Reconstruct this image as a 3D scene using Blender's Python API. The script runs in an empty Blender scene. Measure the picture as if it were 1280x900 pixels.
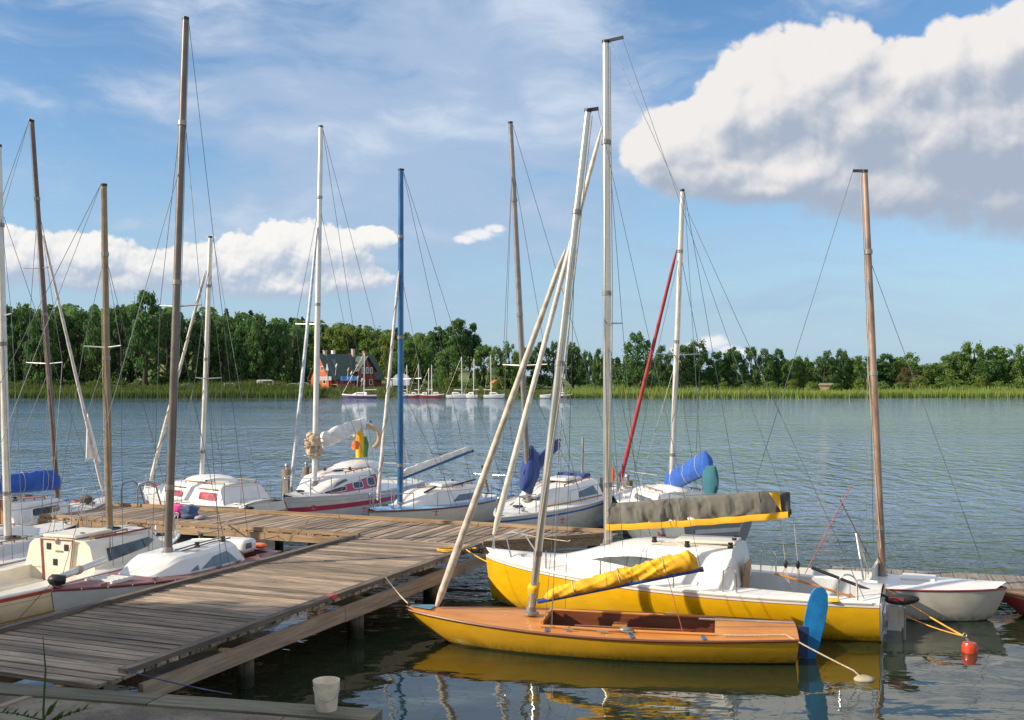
import bpy, math, random
from mathutils import Vector, Matrix, noise
random.seed(7)
SC = bpy.context.scene
COL = SC.collection
# ---- camera geometry: level camera 4 m above the lake, looking along +Y ----
F, H, YH, CX = 1320.0, 4.0, 477.0, 640.0
def P(px, py, z):
    Y = F*(H-z)/(py-YH); return Vector(((px-CX)/F*Y, Y, z))
def PY(px, py, Y):
    return Vector(((px-CX)/F*Y, Y, H-(py-YH)*Y/F))
V = Vector
PI = math.pi
def lerp(a, b, t): return a+(b-a)*t
def sstep(a, b, x):
    t = max(0, min(1, (x-a)/(b-a))); return t*t*(3-2*t)

# ------------------------------------------------------------------ mesh builder
class MB:
    def __init__(s): s.v=[]; s.f=[]; s.uv={}; s.mi=[]
    def add(s, vs, fs, mi=0):
        o=len(s.v); s.v += [tuple(p) for p in vs]
        for f in fs: s.f.append(tuple(i+o for i in f)); s.mi.append(mi)
        return o
    def box(s, c, d, rot=0, mi=0, M=None, jit=0):
        hx,hy,hz=d[0]/2,d[1]/2,d[2]/2
        vs=[V((x*hx,y*hy,z*hz)) for x in(-1,1) for y in(-1,1) for z in(-1,1)]
        if jit: vs=[p+V((random.uniform(-jit,jit),random.uniform(-jit,jit),random.uniform(-jit,jit))) for p in vs]
        if M is None: M=Matrix.Rotation(rot,3,'Z')
        vs=[M@p+V(c) for p in vs]
        s.add(vs,[(0,1,3,2),(4,6,7,5),(0,4,5,1),(2,3,7,6),(0,2,6,4),(1,5,7,3)],mi)
    def bar(s, a, b, w, h, mi=0, up=V((0,0,1))):
        a=V(a);b=V(b);d=(b-a);L=d.length;d.normalize()
        y=up.cross(d)
        if y.length<1e-4: y=V((1,0,0)).cross(d)
        y.normalize();z=d.cross(y)
        s.box((a+b)/2,(L,w,h),M=Matrix((d,y,z)).transposed(),mi=mi)
    def tube(s, a, b, r0, r1=None, n=8, cap=True, mi=0, flat=1.0):
        s.path([a,b],[r0,r0 if r1 is None else r1],n,cap,mi,flat)
    def path(s, pts, rs, n=6, cap=True, mi=0, flat=1.0):
        pts=[V(p) for p in pts]
        if not hasattr(rs,'__len__'): rs=[rs]*len(pts)
        rings=[];prev=None
        for i,p in enumerate(pts):
            if i==0: d=pts[1]-p
            elif i==len(pts)-1: d=p-pts[i-1]
            else: d=(pts[i+1]-p).normalized()+(p-pts[i-1]).normalized()
            d.normalize()
            if prev is None:
                u=d.cross(V((0,0,1)))
                if u.length<1e-3: u=d.cross(V((0,1,0)))
            else: u=prev-d*prev.dot(d)
            u.normalize();w=d.cross(u);prev=u
            rings.append([p+(u*math.cos(2*PI*k/n)*flat+w*math.sin(2*PI*k/n))*rs[i] for k in range(n)])
        s.loft(rings,True,cap,mi)
    def loft(s, rings, closed=True, cap=False, mi=0):
        n=len(rings[0]);vs=[p for r in rings for p in r];fs=[]
        for i in range(len(rings)-1):
            for k in range(n if closed else n-1):
                a=i*n+k;b=i*n+(k+1)%n;fs.append((a,b,b+n,a+n))
        if cap:
            fs.append(tuple(range(n-1,-1,-1)));o=(len(rings)-1)*n;fs.append(tuple(o+k for k in range(n)))
        s.add(vs,fs,mi)
    def lathe(s, c, prof, n=16, mi=0, axis=None, cap=True):
        c=V(c);M=Matrix.Identity(3)
        if axis is not None: M=V((0,0,1)).rotation_difference(V(axis).normalized()).to_matrix()
        s.loft([[c+M@V((r*math.cos(2*PI*k/n),r*math.sin(2*PI*k/n),z)) for k in range(n)] for r,z in prof],True,cap,mi)
    def ell(s, c, r, n=12, m=8, mi=0, M=None, wob=0):
        c=V(c);rings=[]
        for i in range(m+1):
            a=-PI/2+PI*i/m;ca=max(.02,math.cos(a))
            ring=[]
            for k in range(n):
                q=V((ca*math.cos(2*PI*k/n)*r[0],ca*math.sin(2*PI*k/n)*r[1],math.sin(a)*r[2]))
                if wob: q*=1+wob*noise.noise((q+c)*(2.2/max(r)))
                if M: q=M@q
                ring.append(c+q)
            rings.append(ring)
        s.loft(rings,True,True,mi)
    def prism(s, pts, d, mi=0):
        """polygon (3-D points) extruded by vector d"""
        n=len(pts);pts=[V(p) for p in pts];d=V(d)
        fs=[tuple(range(n)),tuple(range(2*n-1,n-1,-1))]
        for k in range(n): fs.append((k,k+n,(k+1)%n+n,(k+1)%n))
        s.add(pts+[p+d for p in pts],fs,mi)
    def build(s, name, mats, parent=None, smooth=None, loc=None, uvs=None):
        me=bpy.data.meshes.new(name); me.from_pydata(s.v,[],s.f)
        if not isinstance(mats,(list,tuple)): mats=[mats]
        for m in mats: me.materials.append(m)
        if len(mats)>1: me.polygons.foreach_set('material_index',s.mi)
        if uvs:
            l=me.uv_layers.new(name='UVMap')
            for lp in me.loops: l.data[lp.index].uv=uvs[lp.vertex_index]
        import bmesh
        bm=bmesh.new();bm.from_mesh(me);bmesh.ops.recalc_face_normals(bm,faces=bm.faces) if len(me.polygons)<60000 and smooth!='raw' else None
        bm.to_mesh(me);bm.free()
        if smooth and smooth!='raw':
            for p in me.polygons: p.use_smooth=True
            me.set_sharp_from_angle(angle=math.radians(smooth))
        o=bpy.data.objects.new(name,me);COL.objects.link(o)
        if parent: o.parent=parent
        if loc: o.location=loc
        return o
def tag(o,label=None,cat=None,group=None,kind=None):
    if label: o['label']=label
    if cat: o['category']=cat
    if group: o['group']=group
    if kind: o['kind']=kind
    return o
def empty(name,loc,rz=0,label=None,cat=None,group=None):
    o=bpy.data.objects.new(name,None);COL.objects.link(o);o.location=loc;o.rotation_euler=(0,0,rz);o.empty_display_size=.2
    return tag(o,label,cat,group)
def copy_tree(o,parent=None):
    c=o.copy();COL.objects.link(c)
    if parent: c.parent=parent
    for ch in list(o.children): copy_tree(ch,c)
    return c

# ------------------------------------------------------------------ materials
class G:
    """small node-graph helper"""
    def __init__(s,nt): s.nt=nt;s.n=nt.nodes;s.l=nt.links
    def new(s,t,**k):
        n=s.n.new(t)
        for a,b in k.items(): setattr(n,a,b)
        return n
    def put(s,sock,val):
        if isinstance(val,bpy.types.NodeSocket): s.l.new(val,sock)
        elif val is not None: sock.default_value=val
    def m(s,op,a,b=None,c=None,clamp=False):
        n=s.new('ShaderNodeMath',operation=op,use_clamp=clamp)
        s.put(n.inputs[0],a);s.put(n.inputs[1],b)
        if c is not None: s.put(n.inputs[2],c)
        return n.outputs[0]
    def mix(s,f,a,b,bt='MIX'):
        n=s.new('ShaderNodeMix',data_type='RGBA',blend_type=bt)
        s.put(n.inputs[0],f);s.put(n.inputs[6],a if isinstance(a,bpy.types.NodeSocket) else (*a[:3],1));s.put(n.inputs[7],b if isinstance(b,bpy.types.NodeSocket) else (*b[:3],1))
        return n.outputs[2]
    def ss(s,x,a,b):
        n=s.new('ShaderNodeMapRange',interpolation_type='SMOOTHSTEP')
        s.put(n.inputs[0],x);s.put(n.inputs[1],a);s.put(n.inputs[2],b);return n.outputs[0]
    def noise(s,vec,scale,detail=4,rough=.55,dist=0):
        n=s.new('ShaderNodeTexNoise');s.put(n.inputs['Vector'],vec)
        n.inputs['Scale'].default_value=scale;n.inputs['Detail'].default_value=detail
        n.inputs['Roughness'].default_value=rough;n.inputs['Distortion'].default_value=dist
        return n.outputs[0]
    def xyz(s,x,y,z):
        n=s.new('ShaderNodeCombineXYZ')
        for i,q in enumerate((x,y,z)): s.put(n.inputs[i],q)
        return n.outputs[0]
    def sep(s,v):
        n=s.new('ShaderNodeSeparateXYZ');s.put(n.inputs[0],v);return n.outputs
    def mapv(s,v,scale=(1,1,1),loc=(0,0,0),rot=(0,0,0)):
        n=s.new('ShaderNodeMapping');s.put(n.inputs[0],v)
        n.inputs['Scale'].default_value=scale;n.inputs['Location'].default_value=loc;n.inputs['Rotation'].default_value=rot
        return n.outputs[0]
def newmat(name):
    m=bpy.data.materials.new(name);m.use_nodes=True
    g=G(m.node_tree);b=g.n['Principled BSDF'];return m,g,b
def pbr(name,col,rough=.5,metal=0,var=.12,scale=4,bump=0,bscale=25,coat=0,rv=.1,spec=.5,stretch=(1,1,1)):
    m,g,b=newmat(name)
    tc=g.new('ShaderNodeTexCoord').outputs['Object']
    tv=g.mapv(tc,stretch)
    nz=g.noise(tv,scale,5,.6)
    dark=[c*(1-var*1.6) for c in col];light=[min(1,c*(1+var)) for c in col]
    g.put(b.inputs['Base Color'],g.mix(g.ss(nz,.3,.7),dark,light))
    g.put(b.inputs['Roughness'],g.m('ADD',g.m('MULTIPLY',g.m('SUBTRACT',nz,.5),rv*2),rough))
    b.inputs['Metallic'].default_value=metal;b.inputs['Specular IOR Level'].default_value=spec
    if coat: b.inputs['Coat Weight'].default_value=coat;b.inputs['Coat Roughness'].default_value=.08
    if bump:
        bn=g.new('ShaderNodeBump');bn.inputs['Strength'].default_value=.6;bn.inputs['Distance'].default_value=bump
        g.put(bn.inputs['Height'],g.noise(tv,bscale,4,.6));g.put(b.inputs['Normal'],bn.outputs[0])
    return m
def hullmat(name,col,bands=(),rough=.25,coat=.4,grime=.25,wl=.05):
    """painted hull: bands = (kind,'d' below sheer or 'z' above water, lo, hi, colour); algae stain near the waterline"""
    m,g,b=newmat(name)
    tco=g.new('ShaderNodeTexCoord');o=tco.outputs['Object'];uv=g.sep(tco.outputs['UV'])
    z=g.sep(o)[2]
    nz=g.noise(g.mapv(o,(1,1,2.5)),2.2,6,.62)
    c=g.mix(g.ss(nz,.35,.7),[q*.86 for q in col],col)
    for k,lo,hi,bc in bands:
        x=uv[1] if k=='d' else z
        c=g.mix(g.m('MULTIPLY',g.m('GREATER_THAN',x,lo),g.m('LESS_THAN',x,hi)),c,bc)
    st=g.noise(g.mapv(o,(3,3,.6)),5,5,.7)
    wlm=g.m('MULTIPLY',g.ss(z,wl+.13,wl-.02),g.ss(st,.3,.75))
    c=g.mix(g.m('MULTIPLY',wlm,.75),c,(.07,.07,.035))
    run=g.noise(g.mapv(o,(7,7,.35)),3,4,.6)
    c=g.mix(g.m('MULTIPLY',g.ss(run,.58,.78),grime),c,[q*.45 for q in col])
    g.put(b.inputs['Base Color'],c)
    g.put(b.inputs['Roughness'],g.m('ADD',g.m('MULTIPLY',nz,.2),rough-.08))
    b.inputs['Coat Weight'].default_value=coat;b.inputs['Coat Roughness'].default_value=.12
    bn=g.new('ShaderNodeBump');bn.inputs['Strength'].default_value=.25;bn.inputs['Distance'].default_value=.02
    g.put(bn.inputs['Height'],g.noise(o,1.6,2,.5));g.put(b.inputs['Normal'],bn.outputs[0])
    return m
def woodmat(name,c0,c1,rough=.75,grain=(1.2,30,30),island=.35,knots=True,bump=.004,coat=0,damp=None):
    """weathered timber; grain runs along the object's x, brightness varies plank by plank"""
    m,g,b=newmat(name)
    o=g.new('ShaderNodeTexCoord').outputs['Object'];rnd=g.new('ShaderNodeNewGeometry').outputs['Random Per Island']
    off=g.new('ShaderNodeVectorMath',operation='ADD');g.put(off.inputs[0],o);g.put(off.inputs[1],g.xyz(g.m('MULTIPLY',rnd,37.),g.m('MULTIPLY',rnd,11.),g.m('MULTIPLY',rnd,5.)))
    v=off.outputs[0]
    n1=g.noise(g.mapv(v,grain),1.,6,.65,.6);n2=g.noise(v,.9,5,.6);n3=g.noise(v,7,4,.6)
    c=g.mix(g.ss(n1,.3,.72),c0,c1)
    c=g.mix(g.m('MULTIPLY',g.ss(n2,.45,.75),.45),c,[q*.55 for q in c0])
    c=g.mix(g.m('MULTIPLY',g.ss(n3,.62,.8),.35),c,[min(1,q*1.25) for q in c1])
    br=g.m('ADD',g.m('MULTIPLY',g.m('SUBTRACT',rnd,.5),island*2),1.)
    c=g.mix(1.,c,g.xyz(br,br,br),'MULTIPLY')
    g.put(b.inputs['Base Color'],c)
    g.put(b.inputs['Roughness'],g.m('ADD',g.m('MULTIPLY',n1,.2),rough-.1))
    if damp:   # wet, weedy band just above the water
        zz=g.sep(g.new('ShaderNodeNewGeometry').outputs['Position'])[2]
        wm=g.ss(g.m('ADD',zz,g.m('MULTIPLY',g.m('SUBTRACT',n3,.5),.25)),damp,damp*.3)
        c2=g.mix(wm,c,(.022,.026,.012));g.put(b.inputs['Base Color'],c2)
    if coat: b.inputs['Coat Weight'].default_value=coat
    bn=g.new('ShaderNodeBump');bn.inputs['Strength'].default_value=.8;bn.inputs['Distance'].default_value=bump
    g.put(bn.inputs['Height'],n1);g.put(b.inputs['Normal'],bn.outputs[0])
    return m
def clothmat(name,col,rough=.8,var=.15,bump=.006):
    m,g,b=newmat(name)
    o=g.new('ShaderNodeTexCoord').outputs['Object']
    nz=g.noise(o,3,5,.6)
    g.put(b.inputs['Base Color'],g.mix(g.ss(nz,.3,.7),[q*(1-var) for q in col],[min(1,q*(1+var)) for q in col]))
    b.inputs['Roughness'].default_value=rough;b.inputs['Sheen Weight'].default_value=.15
    bn=g.new('ShaderNodeBump');bn.inputs['Strength'].default_value=.7;bn.inputs['Distance'].default_value=bump
    g.put(bn.inputs['Height'],g.noise(g.mapv(o,(9,9,3)),1.2,4,.6,.4));g.put(b.inputs['Normal'],bn.outputs[0])
    return m
def leafmat(name,c0,c1,trans=.48):
    m,g,b=newmat(name)
    ge=g.new('ShaderNodeNewGeometry');rnd=ge.outputs['Random Per Island'];oi=g.new('ShaderNodeObjectInfo').outputs['Random']
    f=g.m('ADD',g.m('MULTIPLY',rnd,.6),g.m('MULTIPLY',oi,.4))
    c=g.mix(f,c0,c1)
    g.put(b.inputs['Base Color'],c);b.inputs['Roughness'].default_value=.6;b.inputs['Specular IOR Level'].default_value=.25
    t=g.new('ShaderNodeBsdfTranslucent');g.put(t.inputs[0],c)
    mx=g.new('ShaderNodeMixShader');mx.inputs[0].default_value=trans
    g.l.new(b.outputs[0],mx.inputs[1]);g.l.new(t.outputs[0],mx.inputs[2])
    g.l.new(mx.outputs[0],g.n['Material Output'].inputs[0])
    return m
M={}
M['alu']=pbr('aluminium',(.62,.60,.56),.32,.75,.10,3,rv=.08,stretch=(1,1,.3))
M['aluw']=pbr('pale_anodised',(.70,.69,.66),.4,.35,.08,3)
M['aludk']=pbr('dull_alloy',(.30,.28,.27),.4,.5,.12,3)
M['steel']=pbr('stainless',(.6,.6,.6),.2,.95,.05)
M['wire']=pbr('wire',(.16,.17,.18),.45,.6,.1)
M['rope']=pbr('rope',(.55,.47,.36),.85,0,.2,40)
M['ropey']=pbr('orange_rope',(.75,.36,.06),.8,0,.2,40)
M['roped']=pbr('dark_rope',(.12,.10,.09),.85,0,.2,40)
M['ropered']=pbr('red_rope',(.5,.12,.08),.8,0,.2,40)
M['gel']=pbr('gelcoat',(.78,.77,.74),.3,0,.05,2.5,coat=.3)
M['gelgrey']=pbr('gelcoat_grey',(.55,.57,.58),.4,0,.06,2.5)
M['gelcream']=pbr('gelcoat_cream',(.78,.73,.62),.35,0,.06,2.5,coat=.2)
M['glass']=pbr('dark_window',(.02,.025,.03),.08,0,.2,3,coat=.5)
M['glassred']=pbr('red_window',(.35,.04,.06),.15,0,.3,5,coat=.5)
M['glassgrey']=pbr('grey_window',(.12,.14,.16),.12,0,.2,3,coat=.5)
M['black']=pbr('black_plastic',(.02,.02,.022),.45,0,.2)
M['dkred']=pbr('dark_red_paint',(.24,.05,.06),.35,0,.12,3)
M['red']=pbr('red_paint',(.55,.05,.06),.4,0,.15,3)
M['blue']=pbr('blue_paint',(.02,.10,.42),.35,0,.12,3)
M['bluemast']=pbr('blue_spar',(.03,.13,.30),.35,.2,.12,3)
M['bluerud']=pbr('blue_rudder',(.01,.16,.42),.4,0,.15,4)
M['navy']=pbr('navy',(.02,.04,.12),.5,0,.12,3)
M['varnish']=woodmat('varnished_deck',(.50,.19,.04),(.66,.28,.065),.5,(1.5,22,22),.10,bump=.001,coat=.08)
M['mahog']=woodmat('mahogany',(.13,.035,.015),(.22,.065,.025),.4,(1.5,22,22),.15,bump=.001,coat=.3)
M['teak']=woodmat('teak',(.30,.15,.06),(.42,.23,.10),.5,(1.5,22,22),.15)
M['pierdeck']=woodmat('pier_planks',(.13,.10,.075),(.45,.345,.25),.82,(22,1.1,22),.42,bump=.006)
M['pierbeam']=woodmat('pier_timber',(.24,.17,.115),(.44,.33,.23),.85,(1.1,18,18),.2,bump=.008)
M['kerbwood']=woodmat('kerb_timber',(.075,.06,.048),(.20,.165,.13),.85,(1.1,18,18),.2,bump=.008)
M['fascia']=woodmat('fascia_timber',(.20,.13,.075),(.40,.28,.17),.8,(1.1,18,18),.2,bump=.008)
M['pile']=woodmat('pile_timber',(.10,.08,.06),(.24,.20,.155),.85,(14,14,1.2),.2,bump=.01,damp=.32)
M['quaywood']=woodmat('quay_timber',(.10,.095,.06),(.23,.21,.145),.85,(1.1,16,16),.2,bump=.008)
M['cloth_y']=clothmat('yellow_canvas',(.80,.43,.015))
M['cloth_g']=clothmat('grey_canvas',(.135,.135,.12),.85,.2)
M['cloth_b']=clothmat('blue_canvas',(.015,.10,.45))
M['cloth_nb']=clothmat('navy_canvas',(.015,.045,.19))
M['cloth_t']=clothmat('teal_canvas',(.02,.13,.18))
M['cloth_w']=clothmat('white_sailcloth',(.72,.70,.66))
M['cloth_bg']=clothmat('beige_canvas',(.50,.38,.26))
M['cloth_k']=clothmat('black_canvas',(.03,.03,.035))
M['cloth_r']=clothmat('red_canvas',(.38,.045,.05))
M['cloth_p']=clothmat('pink_canvas',(.85,.05,.30))
M['cloth_o']=clothmat('orange_canvas',(.80,.16,.03))
M['cloth_lg']=clothmat('green_canvas',(.10,.22,.04))
M['cloth_db']=clothmat('denim',(.05,.09,.20))
# ------------------------------------------------------------------ camera, sun, sky
cam=bpy.data.cameras.new('camera');co=bpy.data.objects.new('camera',cam);COL.objects.link(co)
co.location=(0,0,H);co.rotation_euler=(PI/2,0,0)
cam.sensor_width=36;cam.lens=36*F/1280;cam.shift_y=27/1280;cam.clip_end=8000;cam.clip_start=.2
SC.camera=co
SUN_AZ=V((-.965,-.26)).normalized();SUN_EL=math.radians(27)
sd=V((SUN_AZ.x*math.cos(SUN_EL),SUN_AZ.y*math.cos(SUN_EL),math.sin(SUN_EL)))
sl=bpy.data.lights.new('sun','SUN');sl.energy=4.4;sl.angle=math.radians(.5);sl.color=(1,.86,.66)
so=bpy.data.objects.new('sun',sl);COL.objects.link(so);so.rotation_euler=sd.to_track_quat('Z','Y').to_euler();so.location=(-60,-20,60)
SC.view_settings.view_transform='Standard';SC.view_settings.look='None';SC.view_settings.gamma=1;SC.view_settings.exposure=.5
SC.view_settings.use_curve_mapping=False
W=bpy.data.worlds.new('World');SC.world=W;W.use_nodes=True
def deg(px,py):
    U=math.atan((px-CX)/F);return math.degrees(U),math.degrees(math.atan((YH-py)/F*math.cos(U)))
BIG=[(812,192,50,34),(850,172,58,50),(885,195,85,50),(905,135,54,50),(955,118,72,72),(1010,98,72,70),(1055,74,54,48),(1075,150,100,85),(1130,88,48,44),(1185,68,44,42),(1170,165,115,90),(1240,62,52,48),(1285,45,50,42),(1270,165,130,105),(1380,130,130,120),(1480,180,110,80),(900,212,110,40),(1000,215,160,52),(1130,236,180,50),(1280,246,160,60),(960,235,90,22)]
LOW=[(345,308,40,36),(385,316,48,44),(300,332,56,44),(425,312,44,30),(470,296,32,17),(250,338,52,36),(180,335,72,32),(100,326,78,38),(20,322,72,42),(430,350,70,24),(340,358,115,26),(-60,325,70,40),(140,352,130,20)]
SMALL=[(580,299,22,7),(600,293,30,10),(618,286,18,7),(872,433,26,9),(893,429,26,12),(908,436,22,7),(855,437,20,6),(930,440,30,6)]
def cloud_group(name,blobs,sm,amp,sc,seed):
    nt=bpy.data.node_groups.new(name,'ShaderNodeTree')
    nt.interface.new_socket('U',in_out='INPUT',socket_type='NodeSocketFloat');nt.interface.new_socket('V',in_out='INPUT',socket_type='NodeSocketFloat')
    nt.interface.new_socket('Field',in_out='OUTPUT',socket_type='NodeSocketFloat')
    g=G(nt);i=g.new('NodeGroupInput');o=g.new('NodeGroupOutput');U,Vv=i.outputs[0],i.outputs[1]
    base=g.xyz(U,Vv,seed)
    w=g.new('ShaderNodeTexNoise');g.put(w.inputs['Vector'],base);w.inputs['Scale'].default_value=sc*.8;w.inputs['Detail'].default_value=5
    wv=g.new('ShaderNodeVectorMath',operation='MULTIPLY_ADD')
    g.put(wv.inputs[0],w.outputs['Color']);wv.inputs[1].default_value=(1.1/sc*.5,)*3;g.put(wv.inputs[2],base)
    cur=None
    for px,py,rx,ry in blobs:
        u0,v0=deg(px,py);k=23.04/(math.cos(math.radians(u0))**2)**.0
        du=g.m('MULTIPLY',g.m('SUBTRACT',U,u0),23.04/rx);dv=g.m('MULTIPLY',g.m('SUBTRACT',Vv,v0),23.04/ry)
        q=g.m('SUBTRACT',1.,g.m('SQRT',g.m('ADD',g.m('MULTIPLY',du,du),g.m('MULTIPLY',dv,dv))))
        cur=q if cur is None else g.m('SMOOTH_MAX',cur,q,sm)
    vor=[]
    for s_,a in ((sc*1.15,.62),(sc*2.7,.36),(sc*6.2,.17)):
        n=g.new('ShaderNodeTexVoronoi',feature='F1');g.put(n.inputs['Vector'],wv.outputs[0]);n.inputs['Scale'].default_value=s_
        d=n.outputs['Distance'];vor.append(g.m('MULTIPLY',g.m('SUBTRACT',.32,g.m('MULTIPLY',d,d)),a))
    puff=g.m('ADD',g.m('ADD',vor[0],vor[1]),vor[2])
    fb=g.m('SUBTRACT',g.noise(base,sc*1.1,8,.66),.5)
    pa=g.m('MULTIPLY',g.m('ADD',puff,g.m('MULTIPLY',fb,.9)),amp)
    g.put(o.inputs[0],g.m('ADD',g.m('MINIMUM',cur,.6),pa))
    nt.interface.new_socket('Shape',in_out='OUTPUT',socket_type='NodeSocketFloat')
    nt.interface.new_socket('Puff',in_out='OUTPUT',socket_type='NodeSocketFloat')
    big=g.m('ADD',vor[0],g.m('MULTIPLY',fb,.8))
    g.put(o.inputs[1],g.m('ADD',cur,g.m('MULTIPLY',big,amp)));g.put(o.inputs[2],g.m('ADD',g.m('MULTIPLY',cur,.3),g.m('ADD',puff,g.m('MULTIPLY',fb,.5))))
    return nt
w=G(W.node_tree)
dirv=w.new('ShaderNodeTexCoord').outputs['Generated']
dn=w.new('ShaderNodeVectorMath',operation='NORMALIZE');w.put(dn.inputs[0],dirv)
dx,dy,dz=w.sep(dn.outputs[0])
U=w.m('MULTIPLY',w.m('ARCTAN2',dx,dy),180/PI);VV=w.m('MULTIPLY',w.m('ARCSINE',dz),180/PI)
sky=w.new('ShaderNodeTexSky',sky_type='NISHITA');sky.sun_disc=False;sky.sun_elevation=SUN_EL
sky.sun_rotation=math.atan2(SUN_AZ.x,SUN_AZ.y);sky.altitude=100;sky.air_density=1.0;sky.dust_density=.25;sky.ozone_density=3.0
c=sky.outputs[0]
hs=w.new('ShaderNodeHueSaturation');w.put(hs.inputs['Color'],c);hs.inputs['Saturation'].default_value=1.12;hs.inputs['Value'].default_value=1.0;c=hs.outputs[0]
# high thin cloud: long soft streaks, thicker over the middle of the view
v3=w.xyz(U,VV,0.)
warp=w.new('ShaderNodeTexNoise');w.put(warp.inputs['Vector'],v3);warp.inputs['Scale'].default_value=.10;warp.inputs['Detail'].default_value=3
wa=w.new('ShaderNodeVectorMath',operation='MULTIPLY_ADD');w.put(wa.inputs[0],warp.outputs['Color']);wa.inputs[1].default_value=(9,5,0);w.put(wa.inputs[2],v3)
ci=w.noise(w.mapv(wa.outputs[0],(.10,.26,1),(3.1,1.7,0),(0,0,-.35)),1.,6,.58)
ci2=w.noise(w.mapv(wa.outputs[0],(.05,.42,1),(8.1,4.7,0),(0,0,-.12)),1.,5,.6)
u1,v1=deg(520,150)
ru=w.m('DIVIDE',w.m('SUBTRACT',U,u1),15.);rv=w.m('DIVIDE',w.m('SUBTRACT',VV,v1),9.5)
reg=w.m('SUBTRACT',1.,w.m('SQRT',w.m('ADD',w.m('MULTIPLY',ru,ru),w.m('MULTIPLY',rv,rv))))
reg=w.ss(reg,-.5,.7)
a1=w.m('MULTIPLY',w.ss(w.m('ADD',ci,w.m('MULTIPLY',w.m('SUBTRACT',reg,.5),.34)),.35,.66),.88)
a2=w.m('MULTIPLY',w.ss(ci2,.47,.75),.60)
al=w.m('MAXIMUM',a1,a2)
hor=w.ss(VV,7.5,0.)

cc=w.mix(w.ss(ci,.48,.78),(2.7,3.5,4.75),(4.8,5.25,5.9))
c=w.mix(al,c,cc)
c=w.mix(w.m('MULTIPLY',w.ss(VV,15.,-1.),.88),c,(2.3,3.4,4.6))
# unseen bright cloud added overhead and behind the camera for neutral fill light
fill_cov=w.m('MULTIPLY',w.m('MAXIMUM',w.ss(dy,.15,-.35),w.ss(VV,27.,48.)),w.m('MULTIPLY',w.ss(w.noise(dn.outputs[0],2.1,5,.6),.36,.58),.9))
c=w.mix(fill_cov,c,(5.6,5.6,5.6))
def layer(c,grp,off,k1,fine,k2,amin,amax,lo,hi,bias,gv=0,v0=0,gu=0,u0=0,soft=None):
    def at(du,dv):
        a=w.new('ShaderNodeGroup');a.node_tree=grp;w.put(a.inputs[0],w.m('ADD',U,du));w.put(a.inputs[1],w.m('ADD',VV,dv));return a.outputs
    a=at(0,0);b=at(*off);d=at(*fine);f=a[0]
    L=w.m('ADD',w.m('MULTIPLY',w.m('SUBTRACT',a[1],b[1]),k1),w.m('MULTIPLY',w.m('SUBTRACT',a[2],d[2]),k2))
    L=w.m('ADD',L,bias)
    L=w.m('ADD',L,w.m('MULTIPLY',w.m('SUBTRACT',VV,v0),gv));L=w.m('ADD',L,w.m('MULTIPLY',w.m('SUBTRACT',U,u0),gu))
    thin=w.ss(f,.25,.03)
    L=w.m('ADD',L,w.m('MULTIPLY',thin,.12))
    col=w.mix(w.ss(L,-.1,1.1),lo,hi)
    front=w.m('GREATER_THAN',dy,.05)
    if soft: amax=w.m('ADD',amax,w.m('MULTIPLY',w.ss(VV,soft[0],soft[1]),soft[2]))
    return w.mix(w.m('MULTIPLY',w.ss(f,amin,amax),front),c,col)
gb=cloud_group('cumulus_right',BIG,.22,.42,.42,3.)
gl=cloud_group('cumulus_left',LOW,.18,.42,.75,11.)
gs=cloud_group('cloud_scraps',SMALL,.1,.6,.9,21.)
cs_=layer(c,gs,(-.3,.4),.6,(-.1,.15),.6,.0,.6,(4.2,4.8,5.6),(5.6,5.7,5.8),.6)
cl_=layer(c,gl,(-.5,.8),.75,(-.13,.2),.75,.05,.20,(2.9,3.5,4.4),(6.1,6.0,5.85),.46,.16,6.5,0,0,(6.2,4.2,.45))
cb_=layer(c,gb,(-1.0,1.6),.80,(-.28,.42),.62,.03,.20,(2.55,3.0,3.75),(5.7,5.5,5.4),.40,.075,13.0,-.024,17,(10.8,8.2,.40))
# each cloud bank is only evaluated in its own part of the sky
def inside(u0,u1,v0,v1):
    f=w.m('MULTIPLY',w.m('MULTIPLY',w.m('GREATER_THAN',U,u0),w.m('LESS_THAN',U,u1)),w.m('MULTIPLY',w.m('GREATER_THAN',VV,v0),w.m('LESS_THAN',VV,v1)))
    return w.m('MULTIPLY',f,w.m('GREATER_THAN',dy,.05))
def bgn(col):
    n=w.new('ShaderNodeBackground');w.put(n.inputs[0],col);n.inputs[1].default_value=SKY;return n.outputs[0]
SKY=.11
sh=bgn(c)
for col,m_ in ((cl_,inside(-40,-4.6,2.,11.)),(cs_,inside(-4.6,17,.5,9.5)),(cb_,inside(4,48,6.,25.))):
    mx=w.new('ShaderNodeMixShader');w.l.new(m_,mx.inputs[0]);w.l.new(sh,mx.inputs[1]);w.l.new(bgn(col),mx.inputs[2]);sh=mx.outputs[0]
W.cycles.sampling_method='MANUAL';W.cycles.sample_map_resolution=512
w.n.remove(w.n['Background'])
w.l.new(sh,w.n['World Output'].inputs[0])

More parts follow.
